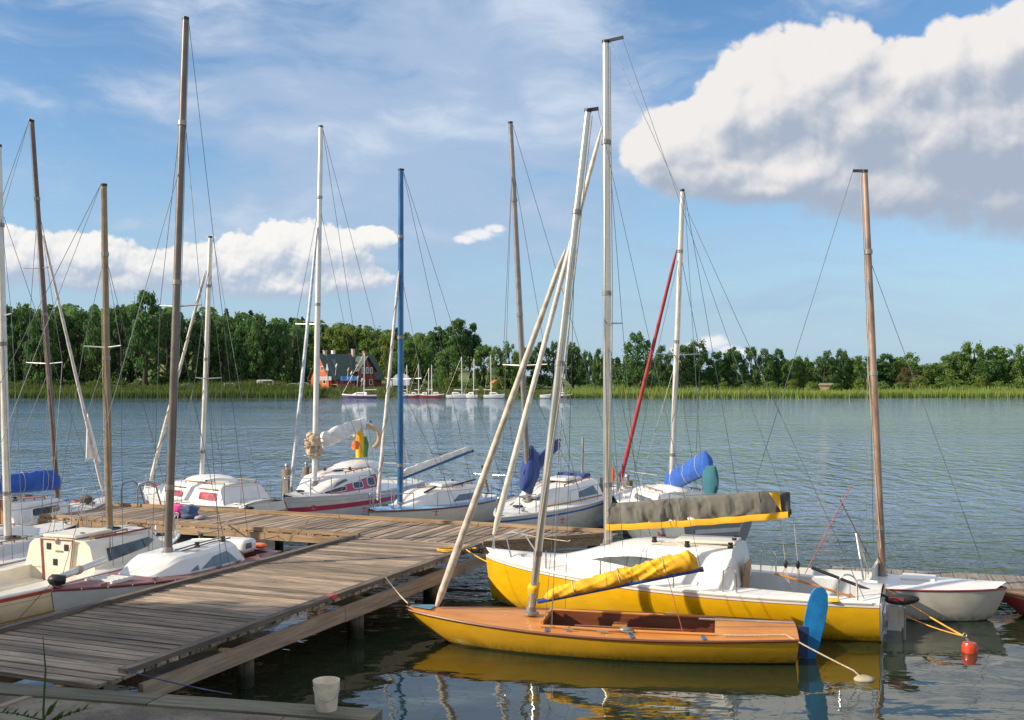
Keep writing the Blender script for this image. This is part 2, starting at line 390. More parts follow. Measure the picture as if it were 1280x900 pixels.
# ------------------------------------------------------------------ terrain and water
def ground_z(x,y):
    # near bank (camera side), a spit on the left, lake bed, far bank and hills
    near=lerp(2.3,.55,sstep(-2,8.5,y))
    d=(10.2-y)/1.6
    if x<-12.5: d=max(d,min((-13.5-x)/1.5,(15-y)/1.6))
    zn=lerp(-1.6,near if y<9 else .55,sstep(-.3,.6,d))
    e=y-258+3*noise.noise(V((x*.02,3.3,0)))
    left=sstep(60,-40,x)
    zf=lerp(-1.6,lerp(1.2,2.2,left),sstep(-6,9,e))+sstep(8,50,e)*lerp(1.0,2.2,left)
    hill=17*math.exp(-((x+190)/150)**2-((y-560)/130)**2)*1.35+10*math.exp(-((x-320)/160)**2-((y-620)/160)**2)+5*noise.noise(V((x*.006,y*.006,1)))*sstep(330,600,y)
    return max(zn,zf)+max(0,hill) if y>200 else zn
xs=[-1800,-1200,-800,-500,-350]+[-260+10*i for i in range(53)]+[350,500,800,1200,1800]
xs=sorted(xs+[-18,-16,-15,-14.2,-13.5,-12.8,-12,-11,-5,5])
ys=[-80,-30,-10,0,4,7,8.5,9.4,9.8,10.2,10.6,11,12,13,14,14.6,15.2,16,18,25,60,150,230,246,250]+[252+1.5*i for i in range(26)]+[295,305,320,340]+[360+25*i for i in range(20)]+[900,1100,1500,2200,3200]
mb=MB();nx=len(xs)
mb.add([(x,y,ground_z(x,y)) for y in ys for x in xs],[(j*nx+i,j*nx+i+1,(j+1)*nx+i+1,(j+1)*nx+i) for j in range(len(ys)-1) for i in range(nx-1)])
m,g,b=newmat('grassland')
o=g.new('ShaderNodeNewGeometry').outputs['Position']
n1=g.noise(o,.06,5,.6);n2=g.noise(o,.9,5,.6)
col=g.mix(g.ss(n1,.35,.65),(.08,.13,.022),(.18,.19,.05));col=g.mix(g.m('MULTIPLY',g.ss(n2,.4,.7),.5),col,(.05,.08,.02))
wet=g.ss(g.sep(o)[2],.2,-.2);col=g.mix(wet,col,(.05,.045,.02))
g.put(b.inputs['Base Color'],col);b.inputs['Roughness'].default_value=.9
tag(mb.build('ground',m,smooth=60),kind='structure')

m,g,b=newmat('lake_water')
pos=g.new('ShaderNodeNewGeometry').outputs['Position'];px_,py_,pz_=g.sep(pos)
# wind: calm pool in the lee of the piers and boats, ripples on the open lake
lee=g.m('ADD',g.m('ADD',py_,g.m('MULTIPLY',g.m('ABSOLUTE',g.m('SUBTRACT',px_,2.)),.25)),g.m('MULTIPLY',g.m('SUBTRACT',g.noise(pos,.12,3),.5),5.))
wind=g.ss(lee,16.5,24.)
gust=g.noise(g.mapv(pos,(.012,.035,1)),1.,4,.6)
n_long=g.noise(g.mapv(pos,(.55,1.0,1),(0,0,0),(0,0,.3)),1.,2,.45)
n_sw=g.noise(g.mapv(pos,(.75,1.15,1),(4,0,0),(0,0,.25)),1.,4,.55,.3)
n_rip=g.noise(g.mapv(pos,(1.9,2.9,1),(9,0,0),(0,0,.2)),1.,4,.55,.3)
far=g.ss(py_,50,220)
amp_rip=g.m('MULTIPLY',g.m('MULTIPLY',wind,g.m('ADD',.45,g.m('MULTIPLY',g.ss(gust,.35,.65),.75))),g.m('SUBTRACT',1.,g.m('MULTIPLY',far,.2)))
hgt=g.m('ADD',g.m('MULTIPLY',n_long,.030),g.m('MULTIPLY',g.m('MULTIPLY',n_sw,.19),g.m('ADD',.07,amp_rip)))
hgt=g.m('ADD',hgt,g.m('MULTIPLY',g.m('MULTIPLY',n_rip,.070),amp_rip))
n_wave=g.noise(g.mapv(pos,(1.3,.42,1),(3,7,0),(0,0,.12)),1.,3,.6,.4)
hgt=g.m('ADD',hgt,g.m('MULTIPLY',g.m('MULTIPLY',n_wave,.55),g.m('MULTIPLY',amp_rip,g.ss(py_,24,45))))
bn=g.new('ShaderNodeBump');bn.inputs['Strength'].default_value=1;bn.inputs['Distance'].default_value=1.0
g.put(bn.inputs['Height'],hgt);g.put(b.inputs['Normal'],bn.outputs[0])
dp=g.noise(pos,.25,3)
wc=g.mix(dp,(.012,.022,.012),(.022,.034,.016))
g.put(b.inputs['Base Color'],g.mix(g.ss(py_,19,42),wc,(.13,.225,.35)))  # shallow brown water; farther out, sky reflection painted into the blue
b.inputs['Roughness'].default_value=.02;b.inputs['IOR'].default_value=1.4
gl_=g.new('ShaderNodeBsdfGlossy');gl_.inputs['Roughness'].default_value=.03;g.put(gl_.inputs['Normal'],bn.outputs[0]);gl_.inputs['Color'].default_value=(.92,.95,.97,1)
mx=g.new('ShaderNodeMixShader');g.put(mx.inputs[0],g.m('ADD',.06,g.m('MULTIPLY',g.ss(py_,17,40),.42)))  # extra mirror layer, added farther out to brighten the sky reflection
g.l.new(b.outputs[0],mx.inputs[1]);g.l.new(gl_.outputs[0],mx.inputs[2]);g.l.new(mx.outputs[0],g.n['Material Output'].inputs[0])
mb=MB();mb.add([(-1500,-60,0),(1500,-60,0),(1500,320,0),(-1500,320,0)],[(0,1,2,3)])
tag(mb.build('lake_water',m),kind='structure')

# ------------------------------------------------------------------ quay in front
m,g,b=newmat('concrete')
o=g.new('ShaderNodeNewGeometry').outputs['Position']
n1=g.noise(o,1.1,6,.65);n2=g.noise(o,9,5,.65);n3=g.noise(o,70,3,.6)
col=g.mix(g.ss(n1,.35,.65),(.11,.09,.068),(.28,.235,.175));col=g.mix(g.m('MULTIPLY',g.ss(n2,.52,.72),.6),col,(.06,.048,.036))
col=g.mix(g.m('MULTIPLY',g.ss(n3,.55,.7),.7),col,(.42,.38,.31))
g.put(b.inputs['Base Color'],col);b.inputs['Roughness'].default_value=.9
bn=g.new('ShaderNodeBump');bn.inputs['Strength'].default_value=.8;bn.inputs['Distance'].default_value=.012
g.put(bn.inputs['Height'],g.m('ADD',g.m('MULTIPLY',n2,.6),g.m('MULTIPLY',n3,.4)));g.put(b.inputs['Normal'],bn.outputs[0])
M['concrete']=m
E0=P(0,853,.75);E1=P(480,888,.75);ed=(E1-E0).normalized();en=V((ed.y,-ed.x,0)) # en points to the camera
if en.y>0: en=-en
A=E0-ed*12;C1=E1.copy()
mb=MB()
def slab(a,b_,w0,w1,ztop,zb,mi=0):
    q=[a+en*w0,b_+en*w0,b_+en*w1,a+en*w1]
    mb.prism([(p.x,p.y,ztop) for p in q],(0,0,zb-ztop),mi)
tot=(C1-A).length;k=0;s0=0
while s0<tot:
    L=min(3.1,tot-s0);a=A+ed*s0;b_=A+ed*(s0+L-.012)
    slab(a,b_,.375,2.4,.742-random.uniform(0,.012),-1.6);slab(a,b_,2.412,5.2,.742-random.uniform(0,.01),.0)
    s0+=L
tag(mb.build('quay_pavement',M['concrete']),kind='structure')
kb=empty('quay_kerb',(E0.x,E0.y,.75),math.atan2(ed.y,ed.x),'weathered greenish timber kerb along the concrete quay edge in front','kerb')
mb=MB();s0=-12.;tt=(E1-E0).length
while s0<tt-.05:
    L=min(random.uniform(2.3,3.2),tt-s0)
    mb.box((s0+L/2-.008,-.18,-.09+random.uniform(-.004,.004)),(L-.016,.345,.19),jit=.004);s0+=L
mb.build('beam',M['quaywood'],kb)
mb=MB();mb.box((tt/2-6,-.04,-.95),(tt+12,.07,1.5));mb.build('retaining_board',M['pierbeam'],kb)

# ------------------------------------------------------------------ piers
d1=V((.374,.927,0));d2=V((.927,-.374,0));ZD=.80
R0=P(145,847,ZD);R1=P(600,682,ZD)          # right edge of the main pier
ang1=math.atan2(d1.y,d1.x)
def pier_root(name,loc,ang,label): return empty(name,loc,ang,label,'pier')
# local frame of main pier: x along the pier (away from the quay), y to the left
pm=pier_root('pier',(R0.x,R0.y,0),ang1,'long weathered plank pier running out from the quay between the boats')
LM=(R1-R0).length;WM=2.9
mb=MB();x=-.32;wp=.19
while x<LM+.0:
    skew=random.uniform(-.004,.004)
    y1=-.04+random.uniform(-.03,.03)
    mb.box((x+wp/2,(WM-.0)/2+random.uniform(-.02,.02)+.02,ZD-.025+random.uniform(-.006,.006)),(wp-random.uniform(.026,.044),WM+.06+random.uniform(-.03,.05),.045),rot=skew,jit=.003)
    x+=wp
mb.build('deck',M['pierdeck'],pm)
for yy in (.05,WM-.04):
    mb=MB();x=0.15 if yy<1 else -.3
    while x<LM-.1:
        L=min(random.uniform(2.6,3.4),LM-x)
        mb.box((x+L/2-.006,yy+random.uniform(-.008,.008),ZD+.03),(L-.012,.125,.06),jit=.004);x+=L
    mb.build('edge_timber',M['kerbwood'],pm)
for yy in (.48,WM/2,WM-.3):
    mb=MB();mb.box((LM/2-.5,yy,ZD-.12),(LM+1.2,.09,.14));mb.build('bearer',M['pierbeam'],pm)
# low outer beam and the posts
mb=MB();x=.35
while x<LM+.9:
    L=min(4.3,LM+.95-x);mb.box((x+L/2-.006,-.03,.535),(L-.012,.075,.215),jit=.004);x+=L
mb.build('outer_beam',M['pierbeam'],pm)
X=[.65,2.55,5.4,8.1]
for i,x in enumerate(X):
    for yy,r in ((.17,.105),(.0+WM-.2,.10)):
        mb=MB();mb.lathe((x,yy,-1.6),[(r*1.1,0),(r,1.0),(r*.98,2.03),(r*.9,2.05)],12);mb.build('post',M['pile'],pm)
    mb=MB();mb.lathe((x+.34,.45,-1.6),[(.1,0),(.095,2.0)],12);mb.build('post',M['pile'],pm)
    mb=MB();mb.box((x+.15,WM/2,ZD-.27),(.12,WM-.02,.15));mb.build('cross_beam',M['pierbeam'],pm)
mb=MB();rp=P(405,748,ZD);lx=(V((rp.x,rp.y,0))-V((R0.x,R0.y,0))).dot(d1)
mb.box((lx,-.017,ZD+.03),(.13,.006,.064));mb.box((lx,.05,ZD+.0625),(.13,.10,.004));mb.build('painted_mark',M['red'],pm)

# cross pier; local x along d2 (to the right), local y = away from camera
FA=P(150,632,ZD);fl=(P(757,657.5,ZD)-FA).dot(d2)
ang2=math.atan2(d2.y,d2.x)
pc=pier_root('pier',(FA.x,FA.y,0),ang2,'plank cross pier at the far end of the long pier, cabin boats moored behind it')
WC=2.5;n_=d1
NA=(V((R1.x,R1.y,0))-V((FA.x,FA.y,0)));xR=NA.dot(d2);yR=NA.dot(V((d1.x,d1.y,0)))
NE=P(757,669.5,ZD);NEl=(V((NE.x,NE.y,0))-V((FA.x,FA.y,0)));xE=NEl.dot(d2);yE=NEl.dot(d1)
xL0=-.15
def near_y(x):
    if x<=xR: return -WC
    return lerp(-WC,yE,min(1,(x-xR)/(xE-xR)))
mb=MB();x=xL0
while x<xE:
    xm=x+wp/2;yn=near_y(xm)+random.uniform(-.03,.03);yf=.03+random.uniform(-.03,.03)
    zz=ZD-.025+random.uniform(-.006,.006)
    mb.box((xm,(yn+yf)/2,zz),(wp-random.uniform(.024,.042),yf-yn,.045),rot=random.uniform(-.003,.003),jit=.003);x+=wp
mb.build('deck',M['pierdeck'],pc)
mb=MB();x=xL0
while x<xE-.05:
    L=min(random.uniform(2.8,3.6),xE-x);mb.box((x+L/2-.006,.0,ZD+.04),(L-.012,.11,.075),jit=.004);x+=L
mb.build('edge_timber',M['fascia'],pc)
xm=(P(460,668,ZD)-FA).dot(d2)
mb=MB();x=xL0
while x<xm-.1:
    L=min(3.2,xm-x);mb.box((x+L/2-.006,-WC+.05,ZD+.035),(L-.012,.11,.07),jit=.004)
    mb.box((x+L/2-.006,-WC-.03,ZD-.10),(L-.012,.035,.15),jit=.003);x+=L
mb.build('edge_timber',M['fascia'],pc)
mb=MB();a=V((xR,-WC,ZD+.035));b_=V((xE,yE,ZD+.035));mb.bar(a,b_,.10,.07);mb.bar(a+V((.02,-.03,-.13)),b_+V((0,-.03,-.13)),.035,.17);mb.build('edge_timber',M['fascia'],pc)
for yy in (-.12,-WC/2,-WC+.14):
    mb=MB();mb.box((xL0+(xR-xL0)/2,yy,ZD-.12),(xR-xL0,.09,.14));mb.build('bearer',M['pierbeam'],pc)
for x in (.3,2.6,5.0,7.3):
    for yy in (-.2,-WC+.15):
        mb=MB();mb.lathe((x,yy,-1.6),[(.11,0),(.1,2.2)],12);mb.build('post',M['pile'],pc)
for x,yy in ((xR+.35,-WC+.4),(xE-.3,-.35)):
    mb=MB();mb.lathe((x,yy,-1.6),[(.12,0),(.105,2.3)],12);mb.build('post',M['pile'],pc)

# right-hand pontoon
Q0=P(1040,707.5,.35);Q1=P(1290,720.5,.35);qd=(Q1-Q0).normalized();qn=V((qd.y,-qd.x,0))
qp=empty('pontoon',(Q0.x,Q0.y,0),math.atan2(qd.y,qd.x),'narrow grey plank pontoon behind the white open boat, brown fascia','pontoon')
mb=MB();x=0;QL=(Q1-Q0).length+4
while x<QL:
    mb.box((x+.11,-.65,.325+random.uniform(-.004,.004)),(.205,1.3,.05),jit=.003);x+=.22
m_=woodmat('pontoon_planks',(.19,.165,.14),(.36,.31,.26),.8,(22,1.1,22),.2,bump=.005);mb.build('deck',m_,qp)
mb=MB();mb.box((QL/2,-1.32,.24),(QL,.04,.18));mb.build('fascia',M['fascia'],qp)
mb=MB();mb.box((QL/2,.02,.24),(QL,.04,.16));mb.build('fascia',M['fascia'],qp)
for x in (1.5,5,8):
    mb=MB();mb.box((x,-.65,.0),(1.1,1.0,.5));mb.build('float',M['gelgrey'],qp)
# ------------------------------------------------------------------ boat kit
class Boat:
    """local frame: origin amidships on the water, x to the bow, y to port, z up"""
    def __init__(s,bow,stern,label,group='sailing boats moored at the piers',cat='sailboat',name='sailboat'):
        b=V((bow[0],bow[1],0));a=V((stern[0],stern[1],0))
        s.L=(b-a).length;d=(b-a)/s.L;s.d=d;s.n=V((-d.y,d.x,0));s.o=(a+b)/2
        s.root=empty(name,s.o,math.atan2(d.y,d.x),label,cat,group)
    def loc(s,p): p=V(p)-s.o;return V((p.dot(s.d),p.dot(s.n),p.z))
    def wor(s,p): return s.o+s.d*p[0]+s.n*p[1]+V((0,0,p[2]))
    def px(s,px,py,y0=0.):
        """local point seen at pixel (px,py) in the boat's lengthwise plane y=y0"""
        k=(px-CX)/F;o=s.o+s.n*y0
        # o+d*t : X=k*Y
        t=(k*o.y-o.x)/(s.d.x-k*s.d.y);q=o+s.d*t
        q.z=H-(py-YH)*q.y/F
        return s.loc(q)
    def part(s,name,mb,mat,parent=None,smooth=40,uvs=None): return mb.build(name,mat,parent or s.root,smooth,uvs=uvs)
    # -- hull
    def hull(s,mat,beam,fs,fb,transom=.7,depth=.22,rake=.5,srake=.05,sag=.06,mx=.45,full=(1.9,.85),sec=(.62,1.35),rail=None,railr=.018,p=1.35):
        s.beam=beam;s.fs=fs;s.fb=fb;s.tr=transom;s.depth=depth;s.rake=rake;s.srake=srake;s.sag=sag;s.mx=mx;s.full=full;s.sec=sec
        n=30;m=14;rings=[];uvs=[]
        for i in range(n+1):
            t=i/n;x=-s.L/2+t*s.L
            row=[]
            for j in range(-m,m+1):
                row.append(s.hp(x,abs(j)/m,1 if j>=0 else -1))
                uvs.append((t,s.sh(x)-row[-1].z))
            rings.append(row)
        mb=MB();mb.loft(rings,False)
        k=2*m+1
        # transom
        mb.f.append(tuple(range(k)));mb.mi.append(0)
        h=s.part('hull',mb,mat,smooth=50,uvs=uvs);s.hullo=h
        if rail:
            for sd in (1,-1):
                mb=MB();mb.path([V((-s.L/2+s.L*i/28,sd*(s.hb(-s.L/2+s.L*i/28)+.006),s.sh(-s.L/2+s.L*i/28)-.012)) for i in range(29)],railr,6)
                s.part('rub_rail',mb,rail)
        return h
    def t(s,x): return max(0,min(1,(x+s.L/2)/s.L))
    def hb(s,x):
        t=s.t(x)
        if t<s.mx: return s.beam/2*lerp(s.tr,1,math.sin(PI/2*t/s.mx))
        u=(t-s.mx)/(1-s.mx);return max(.012,s.beam/2*(1-u**s.full[0])**s.full[1])
    def sh(s,x):
        t=s.t(x);return lerp(s.fs,s.fb,t**1.6)-s.sag*math.sin(PI*t)
    def zk(s,x):
        t=s.t(x);return -s.depth*math.sin(PI*(.12+.80*t))**.8+.02+ (.10*max(0,(t-.85)/.15)**2)
    def hp(s,x,q,sd):
        """hull surface point; q=0 keel .. 1 sheer"""
        th=q*PI/2;b=s.hb(x);z0=s.zk(x);z1=s.sh(x)
        y=b*math.sin(th)**s.sec[0];zr=1-math.cos(th)**s.sec[1];z=lerp(z0,z1,zr);t=s.t(x)
        return V((x-s.rake*t**5*(1-zr)**1.4+s.srake*(1-t)**6*(1-zr),sd*y,z))
    def side(s,x,z,sd,off=0):
        a,b=0,1
        for _ in range(24):
            c=(a+b)/2
            if s.hp(x,c,sd).z<z: a=c
            else: b=c
        p=s.hp(x,a,sd)
        return p+V((0,sd*off,0))
    def dz(s,x,y=0): return s.sh(x)+s.camber*(1-min(1,abs(y)/max(.05,s.hb(x)))**2)-.008
    # -- deck with cockpit
    def deck(s,mat,camber=.06,pit=None,pitmat=None,pitdepth=.35,inset=.0,pitround=0):
        s.camber=camber
        ts=sorted(set([-s.L/2+s.L*i/30 for i in range(31)]+(list(pit[:2]) if pit else [])))
        def cw(x):
            c=pit[2] if pit else .2
            return min(c,max(.01,s.hb(x)-.10)*1.0) if s.hb(x)>.16 else s.hb(x)*.4
        mb=MB();rows=[]
        for x in ts:
            b=s.hb(x)-.004;c=cw(x);ys=[-b,-(b+c)/2,-c,-c/2,0,c/2,c,(b+c)/2,b]
            rows.append([V((x,y,s.dz(x,y))) for y in ys])
        vs=[p for r in rows for p in r];fs=[]
        for i in range(len(rows)-1):
            for k in range(8):
                if pit and 2<=k<=5 and ts[i]>=pit[0]-1e-6 and ts[i+1]<=pit[1]+1e-6: continue
                fs.append((i*9+k,i*9+k+1,(i+1)*9+k+1,(i+1)*9+k))
        mb.add(vs,fs);d=s.part('deck',mb,mat,smooth=40)
        if pit:
            inx=[x for x in ts if pit[0]-1e-6<=x<=pit[1]+1e-6]
            mb=MB();top=[V((x,cw(x),s.dz(x,cw(x)))) for x in inx]+[V((x,-cw(x),s.dz(x,cw(x)))) for x in reversed(inx)]
            cx=(pit[0]+pit[1])/2
            bot=[V((cx+(p.x-cx)*.985,p.y*.93,s.sh(cx)-pitdepth)) for p in top]
            top=[p+V((0,0,.004)) for p in top]
            mb.loft([top,bot],True);mb.add(bot,[tuple(range(len(bot)))])
            s.part('cockpit',mb,pitmat or mat,smooth=30)
            s.cw=cw;s.pit=pit
        return d
    # -- cabin trunk
    def cabin(s,mat,xa,xf,wa,wf,ha,hf,front=.22,round_=.5,name='cabin',bulge=.0,aft_rake=.0,n=18,hard=False):
        s.hard=hard
        s.cb=(xa,xf,wa,wf,ha,hf,front,bulge,aft_rake)
        rings=[]
        for i in range(n+1):
            u=i/n;x=lerp(xa,xf,u);rings.append(s._cring(x))
        mb=MB();mb.loft(rings,True,True)
        return s.part(name,mb,mat,smooth=20 if hard else 38)
    def _cw(s,x):
        xa,xf,wa,wf,ha,hf,fr,bulge,ar=s.cb;u=(x-xa)/(xf-xa)
        w=lerp(wa,wf,u)+bulge*math.sin(PI*u)
        k=((1-u)/fr if s.hard else sstep(0,1,(1-u)/fr)) if u>1-fr else 1
        return w*lerp(.55,1,k**.5),max(.012,lerp(ha,hf,u)*k)
    def cpt(s,x,v,sd):
        w,h=s._cw(x);zb=s.dz(x,w)-.02
        # v: 0 base .. 1 shoulder
        return V((x+s.cb[8]*v*max(0,1-(x-s.cb[0])/.25),sd*lerp(w,w*.86,v),zb+h*.78*v))
    def _cring(s,x):
        w,h=s._cw(x);zb=s.dz(x,w)-.02
        half=[(w,0),(w*.93,.39),(w*.86,.78),(w*.855,.80),(w*.72,.97),(w*.3,1.03),(0,1.05)] if s.hard else [(w,0),(w*.93,.39),(w*.86,.78),(w*.80,.90),(w*.62,.985),(w*.3,1.03),(0,1.05)]
        sh=lambda f:s.cb[8]*f*max(0,1-(x-s.cb[0])/.25)
        r=[V((x+sh(f),y,zb+h*f)) for y,f in half]+[V((x+sh(f),-y,zb+h*f)) for y,f in reversed(half[:-1])]
        return r
    def roof(s,x,y=0):
        w,h=s._cw(x);zb=s.dz(x,w)-.02;a=abs(y)/max(w,.01)
        return zb+h*(1.05 if a<.1 else lerp(1.05,.985,min(1,a/.62)))
    def panel(s,pts,sd,mat,name='window',off=.012,parent=None,sub=4):
        """pane on the cabin side; pts=(x,v)"""
        n=len(pts);x0=min(p[0] for p in pts);x1=max(p[0] for p in pts);NC=14;NR=4
        def span(x):
            vs=[]
            for i in range(n):
                a=pts[i];b=pts[(i+1)%n]
                if (a[0]-x)*(b[0]-x)<=0 and abs(a[0]-b[0])>1e-7: vs.append(lerp(a[1],b[1],(x-a[0])/(b[0]-a[0])))
            return (min(vs),max(vs)) if vs else None
        xs_=sorted(set([lerp(x0,x1,k/NC) for k in range(NC+1)]+[p[0] for p in pts]))
        xs_[0]+=1e-4;xs_[-1]-=1e-4
        top=[];fr=[]
        for x in xs_:
            lo,hi=span(x);fr.append([s.cpt(x,lerp(lo,hi,k/NR),sd)+V((0,sd*off,.002)) for k in range(NR+1)])
        mb=MB();mb.loft(fr,False)
        edge=[r[0] for r in fr]+fr[-1][1:]+[r[-1] for r in reversed(fr[:-1])]+list(reversed(fr[0][1:-1]))
        mb.loft([edge,[p-V((0,sd*(off+.012),0)) for p in edge]],True)
        return s.part(name,mb,mat,parent,smooth=25)
    def oval(s,x0,x1,v0,v1,r=.35,n=5):
        cx,cv,hx,hv=(x0+x1)/2,(v0+v1)/2,abs(x1-x0)/2,(v1-v0)/2;o=[]
        for q in range(4):
            for k in range(n):
                a=PI/2*(q+k/(n-1));sx=1 if q in(0,3) else -1;sy=1 if q in (0,1) else -1
                o.append((cx+sx*hx*(1-r)+hx*r*math.cos(a),cv+sy*hv*(1-r)+hv*r*math.sin(a)))
        return o
    # -- spars and wires
    def mast(s,base,top,mat,r=.055,taper=.75,name='mast',crane=None,n=12,flat=1.0):
        base=V(base);top=V(top);mb=MB()
        pts=[base.lerp(top,k/6) for k in range(7)];mb.path(pts,[r*lerp(1,taper,(k/6)**2) for k in range(7)],n,flat=flat)
        s.mb_,s.mt_,s.mr=base,top,r
        o=s.part(name,mb,mat,smooth=50);s.masto=o
        mb=MB();d=(top-base).normalized();mb.tube(top-d*.03,top+d*.02,r*taper*1.12,n=10)
        if crane: mb.bar(top+V((-.05 if crane>0 else .05,0,0)),top+V((crane,0,abs(crane)*.12)),.035,.05)
        s.part('masthead',mb,M['black'],o)
        mb=MB();mb.lathe(base-V((0,0,.02)),[(r*1.9,0),(r*1.9,.03),(r*1.25,.05),(r*1.15,.12)],12);s.part('mast_step',mb,M['aludk'],o)
        # a few fittings and the halyards lying along the spar
        for f in (.12,.5,.8):
            p=base.lerp(top,f);mb=MB();mb.tube(p-d*.04,p+d*.04,r*1.12,n=10)
            s.part('mast_band',mb,M['aludk'],o)
        for sd in (1,-1):
            mb=MB();mb.path([base+V((-.02,sd*(r+.02),.5)),base.lerp(top,.5)+V((-r-.02,sd*.03,0)),top+V((-r,sd*.02,-.08))],.006,4)
            s.part('halyard',mb,M['rope'],o)
        return o
    def wire(s,a,b,r=.0055,mat=None,name='stay',sag=0,parent=None):
        a=V(a);b=V(b);mb=MB();k=1 if not sag else 8
        mb.path([a.lerp(b,i/k)-V((0,0,sag*4*(i/k)*(1-i/k))) for i in range(k+1)],r,5)
        return s.part(name,mb,mat or M['wire'],parent,smooth=60)
    def at(s,f): return s.mb_.lerp(s.mt_,f)
    def rig(s,fore=None,back=(),chain=None,spr=None,ff=.92,r=.0055,low=True,cf=None,sprmat=None):
        if fore is not None: s.wire(fore,s.at(ff),r)
        for p in back: s.wire(p,s.mt_+V((-.08,0,0)),r)
        if chain:
            cx,cy=chain
            for sd in (1,-1):
                c=V((cx,sd*cy,s.dz(cx,cy)))
                if spr:
                    f,ln=spr;tip=s.at(f)+V((-.12,sd*ln,.03))
                    s.wire(c,tip,r,name='shroud');s.wire(tip,s.at(cf or ff),r,name='shroud')
                else: s.wire(c,s.at(cf or ff),r,name='shroud')
                if low: s.wire(c+V((-.25,0,0)),s.at(spr[0]-.02 if spr else .6),r,name='shroud')
            if spr:
                for sd in (1,-1):
                    mb=MB();mb.tube(s.at(spr[0]),s.at(spr[0])+V((-.12,sd*spr[1],.03)),.017,.013,8);s.part('spreader',mb,sprmat or M['alu'],s.masto)
    def furl(s,a,b,r,mat,name='furled_jib',f0=.02,f1=.93,wrap=None):
        a=V(a);b=V(b);mb=MB();n=60;L=(b-a).length
        pts=[a.lerp(b,lerp(f0,f1,i/n)) for i in range(n+1)]
        rs=[]
        for i in range(n+1):
            u=i/n;k=lerp(1,.62,u)*min(1,.45+u*14)*min(1,.35+(1-u)*12);rs.append(r*k*(1+.07*noise.noise(V((u*L*2.3,1,a.x)))+.03*math.sin(u*L*9)))
        mb.path(pts,rs,10);o=s.part(name,mb,mat,smooth=60)
        if wrap:
            mb=MB();d=(b-a).normalized();u=d.cross(V((0,1,0))).normalized();w=d.cross(u)
            N=int(L*14);q=[]
            for i in range(N*6):
                t=i/(N*6-1);th=t*L*5.0;k=lerp(f0+.03,f1-.04,t)
                idx=min(n,int((k-f0)/(f1-f0)*n));q.append(a.lerp(b,k)+(u*math.cos(th)+w*math.sin(th))*(rs[idx]+.002))
            mb.path(q[::2],.006,4);s.part('furling_line',mb,wrap,o)
        return o
    def boom(s,a,b,mat,r=.035):
        mb=MB();mb.tube(a,b,r,r*.9,10);o=s.part('boom',mb,mat,smooth=50);s.bo=o
        mb=MB();d=(V(b)-V(a)).normalized();mb.tube(V(b)-d*.01,V(b)+d*.04,r*1.1,n=10);s.part('boom_end',mb,M['black'],o)
        return o
    def cover(s,a,b,mat,h0,h1,w0,w1,below=.05,fold=.12,seed=0,name='sail_cover',parent=None,n=70,m=20,drape=0,vert=1.0,sl=3.0,ends=.25,lean=0,ties=0):
        a=V(a);b=V(b);L=(b-a).length;d=(b-a)/L;side=V((0,0,1)).cross(d).normalized();up=d.cross(side);rings=[]
        for i in range(n+1):
            u=i/n;h=lerp(h0,h1,u);w=lerp(w0,w1,u);e=min(1,ends+ (u*L)/.18)*min(1,ends+((1-u)*L)/.12)
            h*=e**.5;w*=e
            row=[]
            for k in range(m):
                th=2*PI*k/m
                if drape:
                    # hanging sheet over the boom: narrow ridge, near-vertical sides
                    cz=math.cos(th);z=h*.5*(1+(abs(cz)**.6)*(1 if cz>0 else -1))-below
                    y=w*math.sin(th)*lerp(1,.55,(z+below)/h)
                else:
                    z=(h+below)*.5*(1-math.cos(th))-below;y=w*math.sin(th)*(1-.30*math.sin(th/2)**4)
                sg=.5*math.copysign(1,math.sin(th));n1_=noise.noise(V((u*L*sl+.25*z/max(h,.05)*vert,z*2.2*vert,seed+sg)));n2_=noise.noise(V((u*L*sl*1.7+z*7*(1-vert),z*3*vert+4,seed+9.+sg)));n3_=noise.noise(V((u*L*sl*.8-z*9,z*6,seed+17.+sg)))
                f=fold*(.55*n1_+.55*(.35-abs(n2_)*1.6)+.40*(.3-abs(n3_)*1.6))
                q=a+d*(u*L)+up*z*(1+(0 if drape else f*.3))+side*(y*(1+f*1.5))+side*lean*z
                row.append(q)
            rings.append(row)
        mb=MB();mb.loft(rings,True,True)
        co_=s.part(name,mb,mat,parent or s.root,smooth=75)
        for k in range(ties):
            i=int(n*(k+.7)/(ties+.4));c=sum(rings[i],V((0,0,0)))/m;mb=MB();q=[c+(p-c)*1.03 for p in rings[i]];q.append(q[0]);mb.path(q,.008,5);s.part('tie',mb,M['rope'],parent or s.root)
        return co_
    def rail(s,pts,r=.012,mat=None,name='hand_rail',legs=(),parent=None):
        mb=MB();mb.path(pts,r,7)
        for a,b in legs: mb.tube(a,b,r,n=6)
        return s.part(name,mb,mat or M['steel'],parent,smooth=50)
    def bowrail(s,x0,h,name='pulpit',r=.012):
        xs_=[lerp(x0,s.L/2-.06,k/6) for k in range(7)];ins=.05
        port=[V((x,max(.04,s.hb(x)-ins),s.sh(x)+h)) for x in xs_];st=[V((p.x,-p.y,p.z)) for p in reversed(port)]
        legs=[]
        for k in (0,3,6):
            x=xs_[k];y=max(.04,s.hb(x)-ins)
            for sd in (1,-1): legs.append((V((x-(.08 if k==6 else 0),sd*y,s.sh(x))),V((x,sd*y,s.sh(x)+h))))
        return s.rail(port+st,r,None,name,legs)
